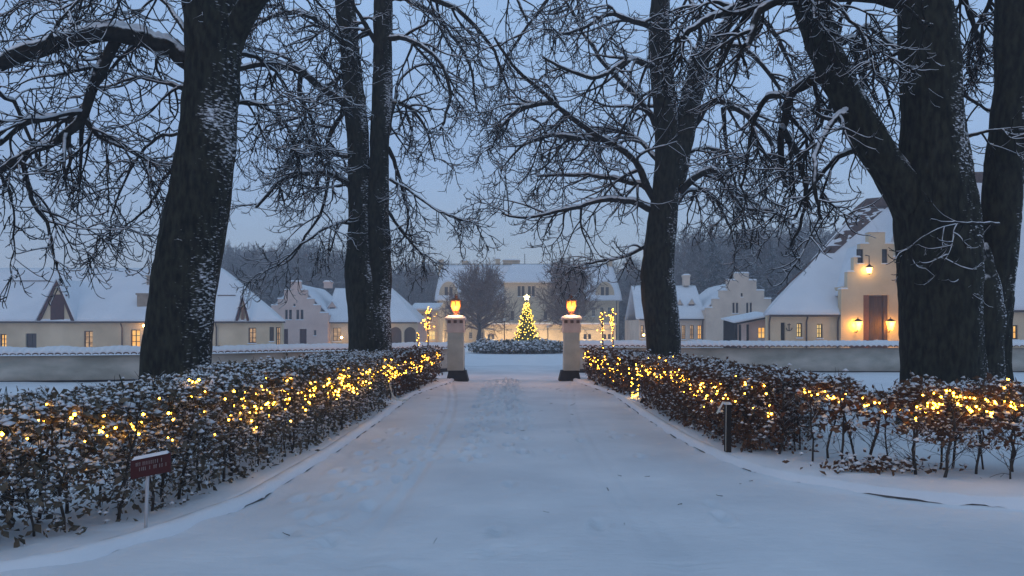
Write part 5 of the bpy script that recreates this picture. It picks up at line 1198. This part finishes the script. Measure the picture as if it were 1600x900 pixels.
# ---------------------------------------------------------------- hedges
def path_np(pts, step=.05):
    c = catmull([(x, y, 0) for x, y in pts], 400)[:, :2]; s = np.r_[0, np.cumsum(np.linalg.norm(np.diff(c, axis=0), axis=1))]
    return c, s
class Run:
    def __init__(self, pts, side):
        self.c, self.s = path_np(pts); self.L = self.s[-1]; self.side = side
    def at(self, s):
        x = np.interp(s, self.s, self.c[:, 0]); y = np.interp(s, self.s, self.c[:, 1])
        e = .08; dx = np.interp(s + e, self.s, self.c[:, 0]) - np.interp(s - e, self.s, self.c[:, 0]); dy = np.interp(s + e, self.s, self.c[:, 1]) - np.interp(s - e, self.s, self.c[:, 1])
        l = np.hypot(dx, dy) + 1e-9; nx, ny = -dy / l, dx / l                  # outward = away from the road
        sg = np.where(nx * self.side < 0, -1, 1); return x, y, nx * sg, ny * sg
BULB = MB().ball((0, 0, 0), .0145, 8, 5).mesh('bulb'); BULB.materials.append(MATS['bulb_warm'])
def nnoise(a, b, c=0): return np.array([mn.noise(Vector((x, y, c))) for x, y in zip(a, b)])
def hedge(name, label, cat, pts, side, depth, H, zlow, dens_leaf, dens_snow, leaf_m, stem_gap, seed, gappy=0.0, lsize=.045, ragged=.08, dscale=1.0, group=None, hgrow=None):
    r = Run(pts, side); q = np.random.RandomState(seed); t = thing(name, (pts[0][0], pts[0][1], 0), label, cat, group)
    n = int(dens_leaf * r.L * depth); s = q.uniform(0, r.L, n)
    d = q.uniform(0, 1, n); near = q.rand(n) < .55; d = np.where(near, d ** 2.2 * .8, d) * depth
    z = zlow + (H - zlow) * (1 - q.uniform(0, 1, n) ** 1.35); topm = q.rand(n) < .22; z = np.where(topm, H - np.abs(q.normal(0, .05, n)), z)
    x, y, nx, ny = r.at(s)
    hn = nnoise(s * 1.3, s * 0 + seed) ; Hs = H * (1 + ragged * hn * 1.6) * (np.interp(s, *hgrow) if hgrow else 1)
    z = z * Hs / H
    # clump structure: keep by 3D noise, thinner toward the bottom
    kn = np.array([mn.noise(Vector((a * 2.6, b * 3.0, c * 3.2 + seed))) for a, b, c in zip(s, d, z)])
    low = np.clip((z / H - zlow / H) / (.5 if leaf_m == 'grey_leaf' else .35), 0, 1)
    kn2 = np.array([mn.noise(Vector((a * .8 + 9, seed * 1.7, 0))) for a in s])
    keep = (kn > -.30 + gappy * .35 - .12) & (q.rand(n) < ((.12 + .88 * low) if leaf_m == 'grey_leaf' else (.25 + .75 * low))) & (kn2 > -.9 + gappy * .85)
    x = x + nx * d; y = y + ny * d; bulge_ = q.normal(0, .03, n)
    C = np.stack([x + bulge_, y + bulge_, z], -1)
    nc = max(1, n // 7); ci = np.arange(n) % nc               # gather the leaves into sprays along short shoots
    u_ = q.normal(size=(nc, 3)) * np.array([1, 1, .35]); u_ = unit(u_); cc_ = C[:nc]
    C = np.where((q.rand(n) < .78)[:, None], cc_[ci] + u_[ci] * q.uniform(-.13, .13, (n, 1)) + q.normal(0, .016, (n, 3)), C); keep = np.where(q.rand(n) < .85, keep[:nc][ci], keep)
    C = C[keep]; out_ = np.stack([-nx, -ny, nx * 0], -1)[keep] * .5
    V, Fq, N_ = leaves(q, C, lsize, .25, out_); o = link('foliage', np_mesh('foliage', V, Fq), leaf_m, t); o['kind'] = 'stuff'
    # snow pillows: on the top and on the leaves
    m = int(dens_snow * len(C)); idx = q.randint(0, len(C), m); w_ = C[idx, 2] / H; kk = q.rand(m) < (.35 + .65 * w_); idx = idx[kk]
    Cs = C[idx] + np.array([0, 0, .012]); V, Fq = clumps(q, Cs, lsize * .74, .62)
    m2 = int(150 * r.L * depth); s2 = q.uniform(0, r.L, m2); d2 = q.uniform(-.02, 1, m2) * depth; x2, y2, nx2, ny2 = r.at(s2)
    h2 = H * (1 + ragged * nnoise(s2 * 1.3, s2 * 0 + seed) * 1.6) * (np.interp(s2, *hgrow) if hgrow else 1); k2 = np.array([mn.noise(Vector((a * .8 + 9, seed * 1.7, 0))) for a in s2]) > -.9 + gappy * .85
    c2 = np.stack([x2 + nx2 * d2, y2 + ny2 * d2, h2 - np.abs(q.normal(0, .035, m2))], -1)[k2]; V2, F2 = clumps(q, c2, lsize * 1.15, .6)
    V, Fq = merge([(V, Fq), (V2, F2)]); o = link('snow', np_mesh('snow', V, Fq), 'snow_clump', t, smooth=True); o['kind'] = 'stuff'
    # upright stems
    ns = max(1, int(r.L / stem_gap)); k_ = 0
    SS = []
    for row in range(2):
        for i_ in range(ns):
            ss = (i_ + .5 + .35 * q.uniform(-1, 1)) * r.L / ns; xx, yy, nx_, ny_ = (float(v) for v in r.at(ss)); dd = depth * (.22 if row == 0 else .75) + q.normal() * .04
            bx, by = xx + nx_ * dd, yy + ny_ * dd; hh = H * q.uniform(.8, .98) * (float(np.interp(ss, *hgrow)) if hgrow else 1); rr = q.uniform(.009, .017) * dscale
            pp = [(bx, by, .02)]; lx, ly = q.normal() * .03, q.normal() * .03
            for j in range(1, 7): pp.append((bx + lx * j * .5 + q.normal() * .012, by + ly * j * .5 + q.normal() * .012, .02 + (hh) * j / 6))
            MB().tube(pp, [rr * 1.3, rr, rr, rr * .9, rr * .8, rr * .6, rr * .4], 6, cap=False).build('stem', 'hedge_stem', t, smooth=True); SS.append(pp)
    # side twigs
    A_ = np.array(SS); Rr_ = np.tile(np.linspace(.012, .005, 7), (len(A_), 1)); S_, D_, tt, rp = spawn(q, A_, Rr_, 16, .12, 1, .85)
    top_ = np.clip((H * 1.03 - S_[:, 2]) / .42, .12, 1)
    P_, R_ = grow(q, S_, D_, q.uniform(.15, .42, len(S_)) * top_, np.full(len(S_), .0042), 4, .2, .06, lambda u: -.02, .4)
    S3, D3, t3, r3 = spawn(q, P_, R_, 4, .2, 1, .8); P3_, R3_ = grow(q, S3, D3, q.uniform(.06, .18, len(S3)), np.full(len(S3), .0028), 2, .2, .06, lambda u: .03, .3)
    V, Fq = merge([tubes(P_, R_, 3), tubes(P3_, R3_, 3)]); o = link('twig', np_mesh('twig', V, Fq), 'twig_bark', t, smooth=True); o['kind'] = 'stuff'
    return r, t
def lights(label, pts, nb, seed, spread=.05, glow=(), cable='cable_green'):
    """a string of bulbs through the given 3D points, sagging and looping a little"""
    q = np.random.RandomState(seed); c = catmull(pts, nb * 2); c[1:-1] += q.normal(size=(nb * 2 - 2, 3)) * spread * np.array([.5, .5, 1.0])
    t = thing('string_lights', tuple(c[0]), label, 'string lights')
    V, Fq = tubes(c[None], np.full((1, len(c)), .004), 4); link('cable', np_mesh('cable', V, Fq), cable, t)
    base = world_loc(t)
    for i_ in range(nb):
        u_ = (i_ + q.rand()) / nb; kc = max(1, round(nb / 8)); u_ = min(max(u_ + .85 * math.sin(6.283 * kc * u_ + seed) / (6.283 * kc), 0), .999); f_ = u_ * (len(c) - 1); a_ = int(f_); p = c[a_] + (c[min(a_ + 1, len(c) - 1)] - c[a_]) * (f_ - a_); o = bpy.data.objects.new('bulb', BULB); col.objects.link(o); o.parent = t
        o.location = Vector((p[0], p[1], p[2] - .02)) - base; o.scale = (q.uniform(.38, .90),) * 3
    return t

# left side
rL1, tL1 = hedge('hedge', 'snow dusted hedge on the left running from the camera to the gap', 'hedge',
      [(-4.1, 4.6), (-3.45, 5.2), (-2.95, 6.1), (-2.72, 7.2), (-2.58, 9.2), (-2.52, 12), (-2.52, 15.3)], -1, .9, 1.16, .08, 5200, .78, 'grey_leaf', .30, 61, gappy=.10, lsize=.030, ragged=.05, hgrow=([0, 1, 2.4, 4, 12], [.84, .88, .96, 1.0, .98]))
rL2, tL2 = hedge('hedge', 'short hedge on the left between the gap and the gate pillar', 'hedge',
      [(-2.55, 16.4), (-2.45, 19.5), (-2.25, 23.2)], -1, .8, 1.06, .05, 2400, .35, 'brown_leaf', .35, 62, gappy=-.1, lsize=.05, ragged=.06)
# right side
rR1, tR1 = hedge('hedge', 'brown leaved hedge right of the right gate pillar', 'hedge',
      [(2.3, 23.2), (2.5, 20), (2.65, 17.2)], 1, .8, 1.02, .10, 2500, .25, 'brown_leaf', .35, 63, gappy=-.1, lsize=.05)
rR2, tR2 = hedge('hedge', 'long dense brown beech hedge on the right beside the drive', 'hedge',
      [(2.78, 15.9), (2.75, 13.2), (2.75, 10.8), (2.88, 9.35), (3.1, 8.9)], 1, 1.05, 1.04, .06, 5800, .34, 'brown_leaf', .32, 64, gappy=-.05, lsize=.032, ragged=.06)
rR3, tR3 = hedge('beech_shrub', 'tall snowy beech shrub adjoining the near end of the dense right hedge', 'shrub',
      [(3.38, 8.55), (3.62, 8.35), (3.85, 8.2)], 1, .6, 1.02, .42, 2000, .5, 'brown_leaf', .22, 65, gappy=.1, lsize=.042, ragged=.18)
rR4, tR4 = hedge('beech_shrub', 'thin beech shrub linking two bushier shrubs above the low seedling', 'shrub',
      [(3.85, 8.2), (4.2, 7.95)], 1, .55, .92, .5, 1900, .55, 'brown_leaf', .22, 66, gappy=.1, lsize=.04, ragged=.2)
rR5, tR5 = hedge('beech_shrub', 'broad rusty leaved beech shrub in front of the huge forked tree', 'shrub',
      [(4.05, 7.65), (4.35, 7.5), (4.75, 7.42), (5.15, 7.35)], 1, .75, 1.02, .42, 5200, .5, 'brown_leaf', .26, 67, gappy=-.05, lsize=.032, ragged=.1)
rR6, tR6 = hedge('beech_shrub', 'sparse snowy beech shrub at the right edge of the photo', 'shrub',
      [(5.15, 7.3), (5.6, 7.2), (6.4, 7.05), (7.4, 6.9)], 1, .7, .98, .45, 1000, .6, 'brown_leaf', .26, 68, gappy=.05, lsize=.042, ragged=.12)
hedge('beech_shrub', 'snow dusted dark shrub behind the near end of the dense right hedge', 'shrub',
      [(3.1, 10.6), (3.6, 10.3), (4.2, 10.0)], 1, .8, .9, .1, 2000, .7, 'grey_leaf', .3, 71, gappy=.05, lsize=.036, ragged=.14)
# fallen leaves and low scrub at the foot of the right shrubs
q = np.random.RandomState(70); n = 260; C = np.stack([q.normal(3.95, .3, n), q.normal(7.95, .12, n), .10 + np.abs(q.normal(0, .06, n))], -1)
t = thing('beech_seedling', (3.95, 7.95, 0), 'low snowy brown leaved seedling on the ground before the right shrubs', 'shrub')
V, Fq, _ = leaves(q, C, .035, .4); link('foliage', np_mesh('foliage', V, Fq), 'brown_leaf', t)['kind'] = 'stuff'
V, Fq = clumps(q, C[::2] + np.array([0, 0, .02]), .035, .5); link('snow', np_mesh('snow', V, Fq), 'snow_clump', t)['kind'] = 'stuff'

def on(r, s, d, z): x, y, nx, ny = (float(v) for v in r.at(s)); return (x + nx * d, y + ny * d, z)
LL = rL1.L
def wave_pts(r, s0, s1, n, z0, amp, seed, d0=-.02, dv=.03):
    q = random.Random(seed); o = []
    for i_ in range(n + 1):
        s = s0 + (s1 - s0) * i_ / n; o.append(on(r, s, d0 + q.uniform(-dv, dv), z0 + amp * q.uniform(-1, 1)))
    return o
lights('lights zigzagging along the snowy left hedge nearest the camera', wave_pts(rL1, .2, 3.6, 12, .92, .12, 1, .05, .1), 84, 81, .13)
lights('lights draped over the middle of the long left hedge', wave_pts(rL1, 3.2, 7.0, 13, .86, .13, 2, .0, .06), 120, 82, .13)
lights('lights along the far end of the long left hedge', wave_pts(rL1, 6.8, 11.6, 13, .84, .13, 3, .0, .05), 140, 83, .12)
lights('lights looping across the short left hedge by the pillar', wave_pts(rL2, -.6, 6.6, 12, .80, .15, 4, -.02, .03), 100, 84, .10)
lights('lights over the small hedge right of the right gate pillar', wave_pts(rR1, .1, 5.9, 14, .72, .2, 5, -.02, .03), 84, 85, .11)
lights('lights tumbling to the ground in the gap of the right hedge', [(2.70, 17.0, .75), (2.72, 16.7, .4), (2.66, 16.5, .12), (2.74, 16.4, .2), (2.7, 16.35, .05), (2.78, 16.2, .35), (2.74, 16.1, .7), (2.70, 16.0, .85)], 46, 86, .05)
lights('lights along the top of the dense right beech hedge', wave_pts(rR2, .1, 4.4, 12, .88, .12, 7, .0, .04), 96, 87, .11)
lights('lights bunched on the near end of the dense right hedge', wave_pts(rR2, 4.2, 7.3, 11, .80, .10, 8, .0, .05), 60, 88, .10)
p_ = wave_pts(rR3, -.1, .5, 4, .88, .05, 9, 0, .03) + [(4.0, 8.0, .82), (4.15, 7.85, .74), (4.28, 7.78, .72), (4.4, 7.6, .8)]
lights('lights strung between the tall snowy shrub and the broad rusty shrub', p_, 34, 89, .04)
lights('lights running over the broad rusty right shrub', wave_pts(rR5, .15, 1.1, 6, .90, .05, 10, -.02, .03), 66, 90, .07)
lights('lights trailing off at the right edge shrub', wave_pts(rR6, .0, 1.2, 6, .80, .07, 11, .0, .04), 30, 91, .07)

# slender lit saplings beside the wall
def sapling(px, Y, ptop, label, seed, crown=True, curl=1):
    x, zt = P(px, ptop, Y); t = thing('lit_sapling', (x, Y, 0), label, 'small tree'); q = np.random.RandomState(seed)
    MB().tube([(x, Y, 0), (x + .02, Y, zt * .5), (x, Y, zt)], [.028, .022, .010], 6).build('trunk', 'hedge_stem', t)
    n = 34; S = np.stack([np.full(n, x), np.full(n, Y), zt * q.uniform(.70, 1, n)], -1); a = q.uniform(0, 6.28, n); D = np.stack([np.cos(a), np.sin(a), q.uniform(.1, .9, n)], -1)
    Pt, Rd = grow(q, S, D, q.uniform(.12, .30, n) * curl, np.full(n, .008), 6, .12, .10, lambda u: .25 - .75 * u, .4); V, Fq = tubes(Pt, Rd, 3); link('crown', np_mesh('crown', V, Fq), 'twig_bark', t)['kind'] = 'stuff'
    pts = [p for p in Pt[:, ::2].reshape(-1, 3) if q.rand() < (.36 if crown else .06)]
    pts += [(x + .03 * math.cos(k * 1.9), Y + .03 * math.sin(k * 1.9), z) for k, z in enumerate(np.arange(.85, zt, .085 if seed % 2 else .2))]
    base = world_loc(t)
    for p in pts:
        o = bpy.data.objects.new('bulb', BULB); col.objects.link(o); o.parent = t; o.location = Vector(p) - base; o.scale = (q.uniform(.4, .75),) * 3
sapling(668, 25, 486, 'small weeping tree full of yellow lights left of the left gate pillar', 100, True, 1.25)
sapling(653, 25.6, 520, 'thin short sapling with a line of lights left of the weeping tree', 101, False, .4)
sapling(941, 21.5, 487, 'slim sapling with few lights, the one nearer the right gate pillar', 103, False, .6)
sapling(957, 24.5, 483, 'slim sapling wrapped in lights, the one farther from the right gate pillar', 105, True, .8)

# ---------------------------------------------------------------- little things along the drive
def sign():
    Y = GY(842); x, _ = P(229, 842, Y); t = thing('red_sign', (x, Y, 0), 'small dark red sign with white lettering on a pale post before the left hedge', 'sign')
    zt = P(0, 722, Y)[1]; MB().tube([(x - .01, Y, 0), (x + .012, Y, zt)], .013, 8).build('post', 'post_metal', t)
    MB().tube([(x + .008, Y, .52), (x + .010, Y, .57)], .019, 8).build('clamp', 'post_metal', t)
    cxs, czs = P(238, 727, Y); hw, hh = 31 / F * Y, 15 / F * Y; sl = .20
    m = MB(); m.prism([(cxs - hw, czs - hh - hw * sl), (cxs + hw, czs - hh + hw * sl), (cxs + hw, czs + hh + hw * sl), (cxs - hw, czs + hh - hw * sl)], Y - .03, Y - .018); b = m.build('board', 'sign_red', t)
    m = MB(); q = random.Random(3)
    for row, (u0, u1, v) in enumerate(((-.72, .62, .42), (-.55, .80, -.12))):         # the lettering is not legible in the photo: short worn strokes
        u = u0
        while u < u1:
            w_ = q.uniform(.045, .085); xx = cxs + u * hw; zz = czs + v * hh + xx * 0 + (u * hw) * sl
            if q.random() < .85:
                hgt = .014
                m.box(xx, xx + .004, Y - .0335, Y - .0305, zz - hgt, zz + hgt)
                if q.random() < .6: m.box(xx + .0045, xx + w_ * hw * .6, Y - .0335, Y - .0305, zz + hgt * q.choice((-.9, 0, .7)), zz + hgt * q.choice((-.9, 0, .7)) + .004) if False else m.box(xx + .0045, xx + w_ * hw * .6, Y - .0335, Y - .0305, zz + hgt * .6, zz + hgt * .6 + .004)
            u += w_ + .03
    m.build('lettering', 'sign_white', b)
    m = MB(); m.frust(cxs, Y - .024, czs + hh - .004, czs + hh + .02, hw * .9, .02, hw * .8, .008); 
    m.v = [(vx, vy, vz + (vx - cxs) * sl) for vx, vy, vz in m.v]; m.build('snow', 'snow_clump', t)
sign()
def post():
    Y = GY(716); x, _ = P(1137, 716, Y); t = thing('wooden_post', (x, Y, 0), 'short dark wooden post with a white strap at the right hedge', 'post')
    z = P(0, 632, Y)[1]; MB().box(x - .036, x + .036, Y - .036, Y + .036, -.05, z).build('post', 'dark_timber', t)
    MB().frust(x, Y, z + .002, z + .03, .045, .045, .025, .025).build('snow_cap', 'snow_clump', t)
    a = P(1120, 646, Y - .06); b = P(1129, 628, Y - .06); c = P(1138, 630, Y - .05)
    MB().tube([(a[0], Y - .07, a[1]), (b[0], Y - .08, b[1]), (c[0], Y - .06, c[1])], [.014, .012, .010], 6).build('strap', 'cable_white', t)
    MB().tube([(x - .035, Y - .055, z), (x - .04, Y - .055, .1)], .003, 5).build('cable', 'cable_white', t)
post()
def spot(px, py, label):
    Y = GY(py); x, _ = P(px, py, Y); t = thing('ground_spotlight', (x, Y, 0), label, 'spotlight')
    MB().tube([(x, Y, 0), (x, Y, .07)], .012, 6).build('spike', 'black_metal', t)
    MB().tube([(x - .02, Y, .085), (x + .03, Y + .07, .13)], [.045, .055], 10).build('housing', 'black_metal', t, smooth=False)
spot(1004, 636, 'small black ground spotlight in the gap of the right hedge')
spot(931, 607, 'tiny black ground lamp in the snow near the right pillar')
# pale cable hanging from the end of the long left hedge
t = thing('white_cable', (-2.5, 15.8, 0), 'pale cable hanging down in the gap of the left hedge', 'cable')
pp = catmull([(-2.55, 15.6, .75), (-2.6, 15.7, .45), (-2.55, 15.8, .2), (-2.44, 15.9, .10), (-2.3, 16.2, .09)], 24)
V, Fq = tubes(pp[None], np.full((1, 24), .022), 6); link('cable', np_mesh('cable', V, Fq), 'cable_white', t, smooth=True)
q = np.random.RandomState(90); n = 46
S = np.stack([q.uniform(-3, 3.6, n), q.uniform(5, 21, n), np.full(n, .022)], -1); S = S[(S[:, 0] > kl(S[:, 1]) + .2) & (S[:, 0] < kr(S[:, 1]) - .2)]; n = len(S)
a = q.uniform(0, 6.28, n); Pt, Rd = grow(q, S, np.stack([np.cos(a), np.sin(a), a * 0], -1), q.uniform(.03, .14, n), q.uniform(.002, .005, n), 3, .12, .2, lambda u: 0, .4)
V, Fq = tubes(Pt, Rd, 4); tag(link('fallen_twigs', np_mesh('fallen_twigs', V, Fq), 'hedge_stem'), 'tiny dark twigs scattered over the snow of the drive', 'twigs', kind='stuff')
# ---------------------------------------------------------------- haze
m, tt_, b_ = nodes_of('haze'); tt_.nodes.remove(b_)
pv = tt_.nodes.new('ShaderNodeVolumePrincipled'); pv.inputs['Color'].default_value = (.86, .9, 1, 1); pv.inputs['Density'].default_value = .0023; pv.inputs['Anisotropy'].default_value = 0
tt_.links.new(pv.outputs[0], tt_.nodes['Material Output'].inputs['Volume'])
hz = MB().box(-160, 160, -25, 175, -1.6, 24).build('haze', 'haze'); hz['kind'] = 'stuff'; hz['label'] = 'thin blue winter haze';
